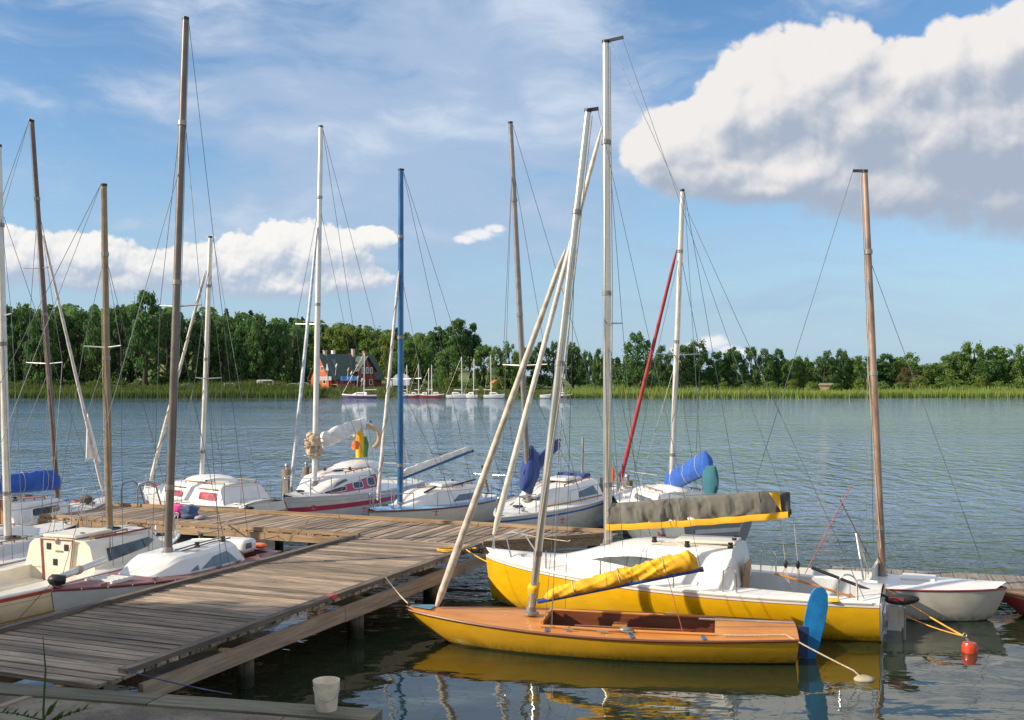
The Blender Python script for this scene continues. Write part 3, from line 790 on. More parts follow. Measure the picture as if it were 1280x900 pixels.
    def sternrail(s,x1,h,name='pushpit'):
        x0=-s.L/2+.05
        pts=[V((x1,s.hb(x1)-.05,s.sh(x1)+h)),V((x0,s.hb(x0)-.05,s.sh(x0)+h)),V((x0,-s.hb(x0)+.05,s.sh(x0)+h)),V((x1,-s.hb(x1)+.05,s.sh(x1)+h))]
        return s.rail(pts,.012,None,name,[(V((p.x,p.y,s.sh(p.x))),p) for p in pts])
    def posts(s,xs_,h=.5,line=True):
        for sd in (1,-1):
            tops=[]
            for x in xs_:
                a=V((x,sd*(s.hb(x)-.05),s.sh(x)));mb=MB();mb.tube(a,a+V((0,0,h)),.010,n=6);s.part('stanchion',mb,M['steel']);tops.append(a+V((0,0,h-.01)))
            if line and len(tops)>1: s.wirepath(tops,'lifeline')
    def wirepath(s,pts,name,r=.005,mat=None):
        mb=MB();mb.path(pts,r,5);return s.part(name,mb,mat or M['wire'])
    def box(s,name,c,d,mat,bev=.0,parent=None,rot=0,M_=None):
        mb=MB();mb.box(c,d,rot,M=M_);o=s.part(name,mb,mat,parent,smooth=None)
        if bev:
            md=o.modifiers.new('bevel','BEVEL');md.width=bev;md.segments=3
        return o
    def hatch(s,x,y,z,lx,ly,mat,h=.05,name='hatch',tilt=0):
        return s.box(name,(x,y,z+h/2),(lx,ly,h),mat,.02)
    def cleats(s,pts):
        for p in pts:
            p=V(p);mb=MB();mb.box(p+V((0,0,.015)),(.05,.03,.03));mb.tube(p+V((-.08,0,.035)),p+V((.08,0,.035)),.012,n=6);s.part('cleat',mb,M['aludk'])
    def gear(s,seed,winch=3,coils=2):
        """winches, coiled lines, roof rails and sheets on a cabin boat's deck"""
        rd=random.Random(seed);xa,xf=s.cb[0],s.cb[1]
        for k in range(winch):
            x=lerp(xa,xf,rd.uniform(.06,.45));y=rd.choice((-1,1))*s._cw(x)[0]*rd.uniform(.25,.6)
            mb=MB();mb.lathe(V((x,y,s.roof(x,y)-.01)),[(.05,0),(.052,.03),(.032,.05),(.032,.08),(.045,.10)],10);s.part('winch',mb,M['steel'] if k%2 else M['black'])
        for sd in (1,-1):
            a,b=lerp(xa,xf,.08),lerp(xa,xf,.5);q=[]
            for k in range(7):
                x=lerp(a,b,k/6);y=sd*s._cw(x)[0]*.66;q.append(V((x,y,s.roof(x,y)+(.05 if k%2==0 or 1 else 0))))
            mb=MB();mb.path(q,.014,6)
            for k in (0,2,4,6): mb.tube(q[k]-V((0,0,.07)),q[k],.016,n=6)
            s.part('roof_rail',mb,M['teak'])
        for k in range(coils):
            x=lerp(xf,s.L/2-.3,rd.uniform(.1,.7)) if k==0 else lerp(xa,xf,rd.uniform(.3,.6));y=rd.uniform(-.25,.25)*s.hb(x)
            z=(s.dz(x,y) if k==0 else s.roof(x,y))+.02;r=rd.uniform(.09,.15);n=34
            mb=MB();mb.path([V((x+r*math.cos(i*.62)*(1+.2*rd.random()),y+r*math.sin(i*.62)*(1+.2*rd.random()),z+.03*i/n)) for i in range(n)],.010,5);s.part('coiled_line',mb,rd.choice((M['rope'],M['roped'],M['ropered'],M['navy'])))
        for k in range(2):
            y0=rd.uniform(-.3,.3);p=[V((lerp(xf,xa,i/8),y0*s._cw(lerp(xf,xa,i/8))[0]*1.4+.03*math.sin(i*1.9),s.roof(lerp(xf,xa,i/8),.05)+.015)) for i in range(1,9)]
            s.wirepath(p,'deck_line',.007,rd.choice((M['rope'],M['roped'],M['ropered'])))
        x=lerp(xf,s.L/2,.35);s.cleats([V((x,sd*s.hb(x)*.6,s.dz(x,s.hb(x)*.6))) for sd in (1,-1)]+[V((-s.L/2+.25,sd*s.hb(-s.L/2+.25)*.85,s.dz(-s.L/2+.25,s.hb(-s.L/2+.25)*.85))) for sd in (1,-1)])
    def fender(s,x,sd,z,mat,r=.09,l=.32):
        p=s.side(x,z,sd,r+.01);mb=MB();mb.lathe(p-V((0,0,l/2)),[(.02,0),(r*.8,.05),(r,.12),(r,l-.12),(r*.8,l-.05),(.02,l)],12)
        o=tag(mb.build('fender',mat,None,50));o.location=s.wor(V((0,0,0)));o.rotation_euler=s.root.rotation_euler
        return o
def text_mesh(s,txt,size,fn,mat,name,parent,thick=.004):
    cu=bpy.data.curves.new('lettering','FONT');cu.body=txt;cu.size=size;cu.resolution_u=2;cu.extrude=thick
    ob=bpy.data.objects.new('lettering',cu);COL.objects.link(ob)
    me=bpy.data.meshes.new_from_object(ob.evaluated_get(bpy.context.evaluated_depsgraph_get()))
    bpy.data.objects.remove(ob)
    for v in me.vertices: v.co=fn(v.co.x,v.co.y,v.co.z)
    me.materials.clear();me.materials.append(mat);me.name=name
    o=bpy.data.objects.new(name,me);COL.objects.link(o);o.parent=parent
    return o
def rope(name,label,pts,r=.011,mat=None,sag=0,cat='rope',group=None):
    pts=[V(p) for p in pts];q=[]
    for i in range(len(pts)-1):
        L=(pts[i+1]-pts[i]).length
        for k in range(10):
            u=k/10;q.append(pts[i].lerp(pts[i+1],u)-V((0,0,sag*L*4*u*(1-u))))
    q.append(pts[-1]);o=q[0].copy();mb=MB();mb.path([p-o for p in q],r,6)
    ob=mb.build(name,mat or M['rope'],None,60,loc=o);return tag(ob,label,cat,group)
# ------------------------------------------------------------------ A: yellow wooden dinghy
YEL=(.74,.43,.012)
M['hullA']=hullmat('dinghy_yellow',(.60,.33,.012),[('d',-.1,.018,(.10,.05,.03)),('z',-1,.03,(.10,.08,.02))],rough=.26,coat=.4,grime=.45)
bA=P(508,762,.45);sA=V((4.12,15.3,0))
A=Boat(bA,sA,'low yellow wooden dinghy with varnished orange deck and yellow boom cover')
A.hull(M['hullA'],1.78,.40,.47,.66,.20,.55,.04,.05,.42,rail=M['mahog'],railr=.022)
xp0=.72;xp1=-1.78
A.deck(M['varnish'],.05,(xp1,xp0,.55),M['mahog'],.36)
for sd in (1,-1):   # coaming and rib frames in the cockpit
    mb=MB();xs_=[lerp(xp1,xp0,i/12) for i in range(13)]
    mb.path([V((x,sd*(A.cw(x)+.012),A.dz(x,A.cw(x))+.02)) for x in xs_],.022,6);A.part('coaming',mb,M['varnish'])
mb=MB();mb.box((xp0,0,A.dz(xp0,0)+.02),(.035,.9,.06));A.part('breakwater',mb,M['varnish'])
for x in (.0,-.75,-1.4):
    mb=MB();mb.box((x,0,.12),(.05,1.04,.18));A.part('frame',mb,M['mahog'])
mb=MB();mb.box((-.35,0,.27),(.22,1.05,.03));A.part('thwart',mb,M['varnish'])
mb=MB();mb.box((-.5,0,.2),(1.6,.05,.26));A.part('centreboard_case',mb,M['mahog'])
for x in (.62,-.62,-1.62):   # blue tape marks on the side deck
    mb=MB();y=A.hb(x)-.17;mb.box((x,y,A.dz(x,y)+.006),(.055,.27,.004),rot=.1);A.part('tape_mark',mb,M['bluerud'])
mb=MB();mb.prism([V((2.86,-.05,A.dz(2.86)+.012)),V((2.86,.06,A.dz(2.86)+.012)),V((2.5,.17,A.dz(2.5)+.014)),V((2.5,-.17,A.dz(2.5)+.014))],(0,0,.006));A.part('bow_patch',mb,pbr('faded_blue_paint',(.10,.24,.34),.5))
mA=A.px(664,766);tA=A.px(735,138)
A.mast(mA,tA,M['alu'],.062,.78,crane=-.16)
jb=V((2.45,0,A.dz(2.45)+.03));A.furl(jb,A.at(.78),.062,M['cloth_bg'] if 0 else pbr('furled_sail',(.56,.50,.42),.6,0,.2,6),f0=.0,f1=.93)
A.rig(None,(),(.55,.72),None,.8,.0045,low=False,cf=.78)
A.wire(V((.55,.60,A.dz(.5,.6))),A.at(.55),.004,name='shroud');A.wire(V((.7,.3,A.dz(.5,.3))),A.at(.95),.004,name='halyard')
ba=A.px(672,752);bb=A.px(876,712)
A.boom(ba,bb,M['blue'],.036)
cv=A.cover(ba+V((-.12,0,.03)),bb+V((.03,0,.03)),M['cloth_y'],.15,.29,.075,.13,.02,.62,3,parent=A.bo,sl=5.,vert=.15,n=160,m=34,ties=3)
A.cover(mA.lerp(tA,.015)+V((0,0,.12)),mA.lerp(tA,.055)+V((0,0,.06)),M['cloth_y'],.10,.09,.1,.09,.09,.25,5,name='mast_wrap',parent=A.masto,n=16,m=14)
A.wire(bb,tA+V((-.15,0,0)),.004,name='topping_lift')
A.wire(bb+V((.5,0,-.07)),V((-1.35,.1,.2)),.006,M['ropered'],'mainsheet')
for x,y in ((-.55,.66),(-1.1,-.72),(-.2,.7),(.3,.68)): A.cleats([V((x,y,A.dz(x,y)))])
mb=MB();mb.path([V((.3,.58,A.dz(.3,.6)+.02)),V((-.25,.62,A.dz(-.2,.6)+.02)),V((-.55,.62,A.dz(-.5,.6)+.04))],.012,6);A.part('deck_batten',mb,M['teak'])
mb=MB();mb.ell((-.52,.58,A.dz(-.5,.6)+.04),(.10,.06,.045),10,6);A.part('jam_cleat',mb,M['aludk'])
# rudder: head on the transom, blade swung up clear of the water
ru=empty('rudder',(0,0,0));ru.parent=A.root
mb=MB();mb.box((-2.93-.10,0,.24),(.13,.055,.44));mb.build('rudder_head',M['navy'],ru)
r0=A.px(1009,826);r1=A.px(1027,733);r0.x-=.0
ax=(r1-r0).normalized();wx=V((0,1,0)).cross(ax);Lr=(r1-r0).length
prof=[];
for u,wl,wr in ((0,-.03,.05),(.06,-.10,.09),(.25,-.13,.13),(.5,-.145,.15),(.75,-.14,.15),(.9,-.11,.125),(.97,-.06,.08)): prof.append((u,wl,wr))
pts=[r0+ax*(u*Lr)+wx*wr for u,_,wr in prof]+[r1]+[r0+ax*(u*Lr)+wx*wl for u,wl,_ in reversed(prof)]
mb=MB();mb.prism([p+V((0,-.018,0)) for p in pts],(0,.036,0));o=mb.build('rudder_blade',M['bluerud'],ru)
md=o.modifiers.new('bevel','BEVEL');md.width=.012;md.segments=3
tl=V((-2.9,0,A.dz(-2.9)+.06));A.rail([tl,tl+V((1.35,.22,.05))],.016,M['alu'],'tiller')
bk=mb=MB();mb.box((2.86,0,A.dz(2.86)+.03),(.10,.05,.06));A.part('stem_fitting',mb,M['steel'])

# ------------------------------------------------------------------ B: yellow cabin boat
M['hullB']=hullmat('cabin_boat_yellow',(.80,.45,.008),[('d',-.1,.055,(.78,.77,.74)),('d',.055,.067,(.20,.10,.04)),('z',-1,.02,(.7,.35,.02))],rough=.22,coat=.45,grime=.22)
B=Boat((-.47,19.25),(5.86,16.72),'yellow hulled cabin sailboat with white deck and long grey boom cover')
B.hull(M['hullB'],2.35,.64,.86,.74,.20,.12,.0,.03,.45,full=(2.1,.8),sec=(.5,1.25))
B.deck(M['gel'],.13,(-3.05,-1.2,.72),M['gelgrey'],.42)
B.cabin(M['gel'],-1.25,2.5,.88,.32,.62,.44,.58,bulge=.05,aft_rake=.10)
rail_=[V((x,B.hb(x)-.015,B.sh(x)+.012)) for x in [lerp(-3.3,3.3,i/20) for i in range(21)]]
for sd in (1,-1):
    mb=MB();mb.path([V((p.x,sd*p.y,p.z)) for p in rail_],.035,8);B.part('toe_rail',mb,M['gel'])
for sd in (1,-1):
    B.panel([(1.36,.72),(.95,.50),(.45,.34),(-.2,.28),(-.42,.40),(-.42,.74),(.4,.80),(1.0,.78)],sd,M['glassgrey'],sub=3)
# transom with bracket and electric outboard
mb=MB();q=[B.hp(-B.L/2,k/10,1) for k in range(0,11)]+[B.hp(-B.L/2,k/10,-1) for k in range(10,0,-1)]
mb.prism([V((p.x-.004,p.y*.985,p.z)) for p in q],(-.02,0,0));B.part('transom',mb,M['gel'])
mo=empty('outboard_motor',(0,0,0));mo.parent=B.root
mb=MB();x=-B.L/2-.28;mb.ell((x-.02,.25,.62),(.26,.10,.085),14,8,M=Matrix.Rotation(.10,3,'Y'));mb.build('motor_head',M['black'],mo,50)
mb=MB();mb.box((x+.06,.345,.64),(.22,.012,.05));mb.build('red_stripe',M['dkred'],mo)
mb=MB();mb.tube((x-.06,.25,.58),(x-.06,.25,-.5),.022);mb.build('shaft',M['aludk'],mo)
mb=MB();mb.box((x+.12,.25,.40),(.18,.16,.22));mb.box((x+.0,.25,.34),(.10,.10,.30));mb.build('clamp',pbr('clamp_beige',(.45,.40,.33),.5),mo)
mb=MB();mb.tube((x+.12,.25,.62),(-2.35,.2,1.02),.022,.028);mb.build('handle',M['black'],mo)
mb=MB();mb.box((-B.L/2-.06,.2,.16),(.06,.75,.05));mb.box((-B.L/2-.10,-.1,.30),(.12,.30,.10));mb.box((-B.L/2-.06,.05,.42),(.05,.9,.04));B.part('motor_bracket',mb,M['steel'])
mb=MB();mb.box((-B.L/2-.16,-.35,.12),(.24,.05,.62));B.part('rudder',mb,M['gel'])
mB=B.px(760,671);tB=B.px(757,52)
mB.z=B.roof(mB.x)-.02
B.mast(mB,tB,M['alu'],.075,.8,crane=-.32)
fA=V((3.26,0,1.22));B.furl(fA,B.at(.86),.058,pbr('furled_sail_pale',(.66,.62,.55),.6,0,.15,6),f0=.0,f1=.97)
mb=MB()
for y in (.12,-.12): mb.path([V((3.22,y*.6,B.sh(3.2))),V((3.27,y*.3,1.0)),fA],.014,6)
mb.path([V((3.22,.10,B.sh(3.2))),V((2.7,.32,B.sh(2.7)+.02))],.016,6);B.part('bow_fitting',mb,M['steel'])
lb=V((2.8,.30,B.dz(2.8,.3)));B.rail([lb,lb+V((.14,-.1,.36)),lb+V((-.05,-.5,.36)),lb+V((-.25,-.62,0))],.014)
B.rig(None,(V((-3.2,.7,B.sh(-3.2))),),(.75,1.02),(.44,.55),.86,.0055)
B.wire(V((.9,.9,B.dz(.9,.9))),B.at(.86),.0045,name='shroud')
a_=B.px(768,656);b_=B.px(986,640)
B.boom(a_,b_,M['aluw'],.045)
cv=B.cover(a_+V((.10,0,0)),b_+V((.42,0,.01)),M['cloth_g'],.46,.42,.11,.10,.10,.75,1,parent=B.bo,n=160,m=30,drape=1,sl=5.5,vert=.12,ends=.9)
B.cover(b_+V((.46,0,.01)),b_+V((-.02,0,.01)),clothmat('charcoal_canvas',(.075,.075,.075)),.42,.42,.108,.10,.10,.6,1,name='cover_end',parent=B.bo,n=40,m=30,drape=1,sl=5.5,vert=.12,ends=.9)
k=V((0,.135,0));mb=MB();mb.prism([b_+k+V((.30,0,.32)),b_+k+V((.13,0,.32)),b_+k+V((.10,0,.02))],(0,.012,0));mb.build('yellow_patch',M['cloth_y'],B.bo)
mb=MB();e=-.05;pp=[a_+V((.12,0,e))];N=24
for i in range(N+1): pp.append(a_.lerp(b_,i/N)+V((0,0,e+.006*math.sin(i*1.7)-.02*math.sin(PI*i/N))))
for sd in (1,-1):
    rings=[]
    for p in pp: rings.append([p+V((0,sd*.122,.07)),p+V((0,sd*.136,0)),p+V((0,sd*.124,-.035)),p+V((0,sd*.04,-.03)),p+V((0,sd*.04,.05))])
    mb.loft(rings,True,True)
mb.build('cover_trim',M['cloth_y'],B.bo,60)
B.wire(b_,tB+V((-.3,0,.03)),.0045,name='topping_lift')
# main-sheet tackle
for dx in (0,.22):
    p=b_+V((.15-dx,0,-.05));q=V((-2.0-dx*.8,.05,.42))
    B.wire(p,p.lerp(q,.55),.0045,M['rope'],'mainsheet')
    mb=MB();c=p.lerp(q,.57);mb.ell(c,(.035,.03,.07),8,6);B.part('block',mb,M['black'])
    for o_ in (-.04,0,.05): B.wire(c+V((o_*.3,0,-.05)),q+V((o_,.02,0)),.006,M['rope'],'mainsheet')
    mb=MB();mb.ell(q,(.05,.04,.05),8,6);B.part('block',mb,M['black'])
def ubar(bt,p,ln,h,r=.014,tilt=0):
    p=V(p);pts=[]
    for k in range(11):
        a=PI*k/10;pts.append(p+V((ln/2*math.cos(a),0,h-ln/2+ln/2*math.sin(a))))
    return bt.rail([p+V((ln*.56,0,0))]+pts+[p+V((-ln*.56,0,0))],r)
ubar(B,(-1.18,.98,B.dz(-1.18,.98)),.20,.40)
ubar(B,(-2.95,.84,B.dz(-2.9,.84)),.26,.40)
ubar(B,(-1.5,-.98,B.dz(-1.5,.98)),.24,.42)
B.rail([V((-3.0,0,.55)),V((-1.75,.05,.86))],.02,M['varnish'],'tiller')
for x in (.95,-.3,2.0): 
    mb=MB();y=B.hb(x)-.12;mb.tube(V((x,y,B.dz(x,y))),V((x,y,B.dz(x,y)+.30)),.012,n=7);B.part('stanchion',mb,M['aludk'])
mb=MB();z=B.roof(-.6);mb.box((-.65,0,z+.025),(1.0,.62,.05));o=B.part('sliding_hatch',mb,M['gelcream']);md=o.modifiers.new('bevel','BEVEL');md.width=.015;md.segments=2
mb=MB();mb.box((-1.27,0,.68),(.03,.60,.70),M=Matrix.Rotation(-.12,3,'Y'));B.part('door',mb,M['teak'])
for p in ((-1.1,.45),(-1.1,.1),(-1.05,-.4),(.2,.3),(-.4,.5)):
    mb=MB();mb.lathe(V((p[0],p[1],B.roof(p[0],p[1]))),[(.045,0),(.05,.03),(.035,.05),(.045,.09)],10);B.part('winch',mb,M['black'])
for y in (.35,.5,-.2): B.wirepath([V((1.0,y*.4,B.roof(1.0,y*.5)+.02)),V((0,y,B.roof(0,y)+.02)),V((-1.1,y,B.roof(-1.1,y)+.05))],'halyard',.007,M['rope'])
B.cleats([V((-2.6,.98,B.dz(-2.6,.98))),V((2.6,.25,B.dz(2.6,.25)))])
mb=MB();mb.lathe(V((-2.75,.92,B.dz(-2.7,.92))),[(.10,0),(.12,.02),(.10,.04),(.06,.045)],10);B.part('coiled_line',mb,M['cloth_y'])

# ------------------------------------------------------------------ C: white open keelboat on the right
M['hullC']=hullmat('keelboat_white',(.50,.47,.41),[('d',-.1,.03,(.10,.04,.05)),('z',-1,.02,(.10,.09,.06))],rough=.35,coat=.2,grime=.12)
C=Boat((8.25,17.62),(3.75,19.65),'white open keelboat with cream hull and reddish brown mast, grey pontoon behind')
C.hull(M['hullC'],1.60,.53,.57,.72,.22,.22,.05,.02,.42,full=(2.5,.72),sec=(.42,1.1),rail=M['dkred'],railr=.016)
C.deck(M['gel'],.10,(-2.1,.35,.64),M['gelgrey'],.45)
mb=MB();mb.box((.42,0,C.dz(.42)+.10),(.05,1.25,.26));C.part('breakwater',mb,M['gel'])
mb=MB();mb.box((-.9,.42,.36),(2.3,.35,.04));C.part('bench',mb,M['gelgrey'])
mb=MB();mb.box((-.9,-.42,.36),(2.3,.35,.04));C.part('bench',mb,M['gelgrey'])
mC=C.px(1103,718);mC.z=C.dz(mC.x)-.02;tC=C.px(1081,214)
M['mastC']=pbr('brown_mast',(.34,.23,.175),.42,.3,.3,3,stretch=(1,1,.4));C.mast(mC,tC,M['mastC'],.065,.72,crane=-.2)
C.wire(V((2.2,0,C.dz(2.2))),C.at(.79),.0055)
C.wire(V((-2.2,0,C.sh(-2.2))),tC+V((-.2,0,.02)),.0055)
for sd in (1,-1): C.wire(V((.3,sd*.7,C.dz(.3,.7))),C.at(.79),.005,name='shroud')
C.rail([V((.25,-.5,C.dz(.2,.5))),V((.1,-.25,1.35)),V((.25,.3,C.dz(.2,.5)))],.016,M['alu'],'strut')
C.hatch(1.1,0,C.dz(1.1)-.02,.55,.5,M['gel'],.045)
C.cleats([V((2.0,0,C.dz(2.0))),V((-1.6,-.68,C.dz(-1.6,.68)))])
C.wire(V((-.9,-.1,.35)),V((.0,0,2.2)),.008,M['ropered'],'mainsheet')
C.wire(V((-.2,.0,1.9)),V((.35,.0,.8)),.012,M['roped'],'line')
# red rowing boat beyond the keelboat's bow
M['hullR']=hullmat('rowboat_red',(.28,.03,.03),[('d',-.1,.07,(.50,.18,.05))],rough=.5,coat=.1)
R=Boat((8.28,18.12),(11.3,17.2),'small red rowing boat with orange rim, half hidden beside the pontoon',None,'rowing boat','rowing_boat')
R.hull(M['hullR'],1.2,.36,.44,.75,.12,.35,.03,.05,.45,rail=M['teak'],railr=.02)
R.deck(M['teak'],.02,(-1.3,1.1,.42),M['dkred'],.28)
mb=MB();mb.box((0,0,.27),(.22,1.0,.03));R.part('thwart',mb,M['teak'])

# ------------------------------------------------------------------ F: white racer with dark red deck
M['hullF']=hullmat('racer_white',(.62,.61,.58),[('d',.0,.03,(.16,.05,.05)),('z',.06,.085,(.03,.03,.03)),('z',.11,.125,(.03,.03,.03))],rough=.35,coat=.2,grime=.2)
M['deckF']=pbr('faded_red_deck',(.26,.12,.115),.45,0,.25,3)
Fb=Boat((-6.83,15.65),(-5.02,20.45),'white sailboat with dull dark red deck tied tight to the left of the long pier')
Fb.hull(M['hullF'],1.72,.76,.92,.72,.2,.22,.03,.06,.42,full=(1.7,.9),rail=M['dkred'],railr=.022)
Fb.deck(M['deckF'],.05,(-2.35,-1.5,.5),M['mahog'],.45)
Fb.cabin(M['gel'],-1.5,.85,.58,.52,.40,.27,.26,bulge=.04,aft_rake=.25,hard=True)
for sd in (1,-1):
    Fb.panel([(-.22,.20),(-1.25,.20),(-1.0,.88),(-.62,.80)],sd,M['glassgrey'],sub=3)
    Fb.panel([(.06,.18),(-.16,.18),(-.16,.50)],sd,M['glassgrey'],sub=2)
mb=MB();mb.box((-1.93,0,.93),(.44,.80,.26));o=Fb.part('companionway',mb,M['gel']);md=o.modifiers.new('bevel','BEVEL');md.width=.09;md.segments=4
mb=MB();mb.box((-1.85,.402,.95),(.18,.01,.10));Fb.part('window',mb,M['glassgrey'])
mF=Fb.px(210,693);mF.z=Fb.roof(mF.x)-.02;tF=Fb.px(232,23)
M['mastF']=pbr('grey_mast',(.17,.145,.13),.4,.4,.12,3);Fb.mast(mF,tF,M['mastF'],.068,.8)
Fb.rig(V((2.4,0,.95)),(V((-2.45,0,.8)),),(-.55,.74),(.455,.44),.72,.0055,cf=.85)
mb=MB()
for i in range(4): mb.box((1.25+i*.11,.05,Fb.dz(1.3)+.03),(.06,.5,.03))
mb.box((1.4,.30,Fb.dz(1.3)+.015),(.5,.04,.05));mb.box((1.4,-.20,Fb.dz(1.3)+.015),(.5,.04,.05));Fb.part('deck_grating',mb,M['gel'])
Fb.cleats([V((x,.66*Fb.hb(x)/.86,Fb.dz(x,.6))) for x in (1.8,.9,-.6,-1.2)]+[V((-1.9,.6,Fb.dz(-1.9,.6)))])
mb=MB()
for i in range(11):
    x=lerp(-1.6,2.2,i/10);mb.ell((x,Fb.hb(x)+.028,Fb.sh(x)-.012),(.016,.01,.016),6,4)
Fb.part('rail_bolts',mb,M['gel'])
for y in (.12,.25): Fb.wirepath([V((-.1,y,Fb.roof(-.1,y)+.03)),V((-.8,y+.05,Fb.roof(-.8,y)+.05)),V((-1.35,y+.1,Fb.roof(-1.3,y)+.04))],'halyard',.012,M['roped'])
for p in ((-.6,.2),(-1.2,.3),(-.25,-.1),(-1.3,-.25)):
    mb=MB();mb.lathe(V((p[0],p[1],Fb.roof(p[0],p[1]))),[(.05,0),(.05,.03),(.035,.05),(.05,.09)],10);Fb.part('winch',mb,M['black'])
mb=MB();mb.ell((-2.42,.25,.86),(.12,.16,.05),10,6,wob=.3);Fb.part('orange_line',mb,M['cloth_o'])
# spar lying along the foredeck
a_=Fb.wor(V((2.42,-.05,1.05)));b_=Fb.wor(V((.75,-.62,1.04)))
mb=MB();d=b_-a_;mb.tube((0,0,0),d,.055,.05,12);sp=mb.build('spar',M['aluw'],None,60,loc=a_);tag(sp,'pale tubular spar lying on the dark red foredeck, tied at its end','spar')
mb=MB();mb.ell((.02,0,-.02),(.12,.10,.09),9,6,wob=.5);mb.build('lashing',M['black'],sp,60)
mb=MB();c=d*.42;mb.tube(c-d.normalized()*.06,c+d.normalized()*.06,.07,n=12);mb.build('collar',M['cloth_bg'],sp,60)

# ------------------------------------------------------------------ G: cream cabin boat with three portholes in its door
M['hullG']=hullmat('cream_hull',(.72,.64,.50),[('d',.03,.105,(.36,.055,.045)),('d',.165,.172,(.12,.10,.09)),('z',.13,.155,(.48,.22,.04)),('z',-1,.095,(.28,.04,.03))],rough=.3,coat=.3,grime=.12)
Gb=Boat((-6.98,22.1),(-9.2,16.15),'cream cabin sailboat with red stripes and three portholes in its cabin door')
Gb.hull(M['hullG'],2.12,.62,.84,.74,.2,.35,.02,.04,.45,rail=M['gel'],railr=.03)
Gb.deck(M['gelcream'],.06,(-2.95,-.12,.66),M['gelcream'],.38)
Gb.cabin(M['gelcream'],-.14,2.35,.80,.42,.52,.40,.25,bulge=.05,aft_rake=-.0,hard=True)
mb=MB();mb.box((-1.5,.48,.42),(2.6,.34,.05));Gb.part('bench',mb,M['gelcream'])
mb=MB();mb.box((-1.5,-.48,.42),(2.6,.34,.05));Gb.part('bench',mb,M['gelcream'])
dx=-.165;zt=Gb.dz(-.14,0)+.46
mb=MB();mb.prism([V((dx,.36,zt)),V((dx,-.36,zt)),V((dx,-.25,.36)),V((dx,.30,.36))],(-.02,0,0));dr=Gb.part('door',mb,M['gelcream'])
mb=MB();mb.prism([V((dx-.02,.39,zt)),V((dx-.02,.345,zt)),V((dx-.02,.285,.36)),V((dx-.02,.33,.36))],(-.012,0,0))
mb.prism([V((dx-.02,-.36,zt)),V((dx-.02,-.345,zt)),V((dx-.02,-.235,.36)),V((dx-.02,-.25,.36))],(-.01,0,0));mb.box((dx-.026,0,zt),(.012,.78,.02));mb.build('door_frame',M['dkred'],dr)
for y,z in ((.20,zt-.12),(-.20,zt-.13),(.05,zt-.40)):
    mb=MB();mb.box((dx-.024,y,z),(.02,.10,.12));o=mb.build('porthole',M['black'],dr);md=o.modifiers.new('bevel','BEVEL');md.width=.03;md.segments=3
mb=MB();mb.box((dx-.03,-.04,zt-.20),(.015,.16,.025));mb.ell((dx-.03,0,zt-.02),(.03,.05,.06),8,6);mb.build('latch',M['aludk'],dr)
mb=MB();z=Gb.roof(.3);mb.box((.32,0,z+.03),(.95,.74,.06));o=Gb.part('sliding_hatch',mb,M['gelcream']);md=o.modifiers.new('bevel','BEVEL');md.width=.02;md.segments=2
mb=MB();mb.box((.9,-.52,Gb.roof(.9,.5)+.01),(1.5,.04,.03));Gb.part('grab_rail',mb,M['dkred'])
for sd in (1,-1): Gb.panel([(.28,.22),(1.55,.30),(1.80,.55),(1.60,.78),(.28,.80)],sd,M['glass'],sub=4)
mG=Gb.px(137,673);mG.z=Gb.roof(mG.x)-.02;tG=Gb.px(130,231)
M['mastG']=pbr('gold_mast',(.30,.22,.13),.38,.4,.15,3);Gb.mast(mG,tG,M['mastG'],.062,.85)
Gb.rig(V((3.1,0,.88)),(V((-3.1,.5,.62)),V((-3.1,-.5,.62))),(.5,.86),(.53,.44),.8,.0055)
Gb.bowrail(2.2,.42);Gb.cleats([V((2.7,0,Gb.dz(2.7))),V((-2.5,-.9,Gb.dz(-2.5,.9)))])
def fnG(x,y,z,B_=Gb,x0=-2.75,z0=.215):
    # text on the starboard side, reading from stern to bow
    p=B_.side(x0+x,z0+y,-1);return p+V((0,-.006-z,0))
text_mesh(Gb,'www.dream.pl',.085,fnG,M['roped'],'lettering',Gb.hullo)
for x,y in ((.35,-.7),(1.5,-.62)):
    mb=MB();mb.tube(V((x,y,Gb.dz(x,y))),V((x,y,Gb.dz(x,y)+.5)),.010,n=6);Gb.part('stanchion',mb,M['steel'])
mb=MB();mb.ell((1.7,-.62,1.12),(.02,.03,.10),8,6);Gb.part('whisk',mb,M['gel'])

# ------------------------------------------------------------------ H: long white sailboat, far left
M['hullH']=hullmat('white_hull_grey_line',(.66,.65,.61),[('d',.22,.235,(.1,.1,.1)),('d',-.1,.03,(.5,.5,.5))],rough=.3,coat=.3,grime=.15)
Hb=Boat((-8.95,23.7),(-11.85,18.55),'long white sailboat with pale tall mast, cut by the left edge of the photo')
Hb.hull(M['hullH'],1.95,.5,.68,.72,.2,.4,.02,.04,.42,rail=M['gelgrey'],railr=.02)
Hb.deck(M['gel'],.10,(-2.4,-.6,.55),M['gelgrey'],.35)
Hb.cabin(M['gelgrey'],-.55,1.6,.66,.40,.24,.2,.45)
mH=Hb.px(10,664);mH.z=Hb.roof(mH.x)-.02;tH=Hb.px(-2,182)
Hb.mast(mH,tH,M['aluw'],.075,.8);Hb.rig(V((2.85,0,.72)),(V((-2.8,0,.5)),),(.1,.85),(.57,.45),.85,.0055)
Hb.bowrail(2.0,.40);Hb.hatch(1.9,0,Hb.dz(1.9)-.01,.42,.42,M['glassgrey'],.04);Hb.posts((.9,-.4,-1.6),.42)
Hb.cleats([V((2.2,0,Hb.dz(2.2)))])

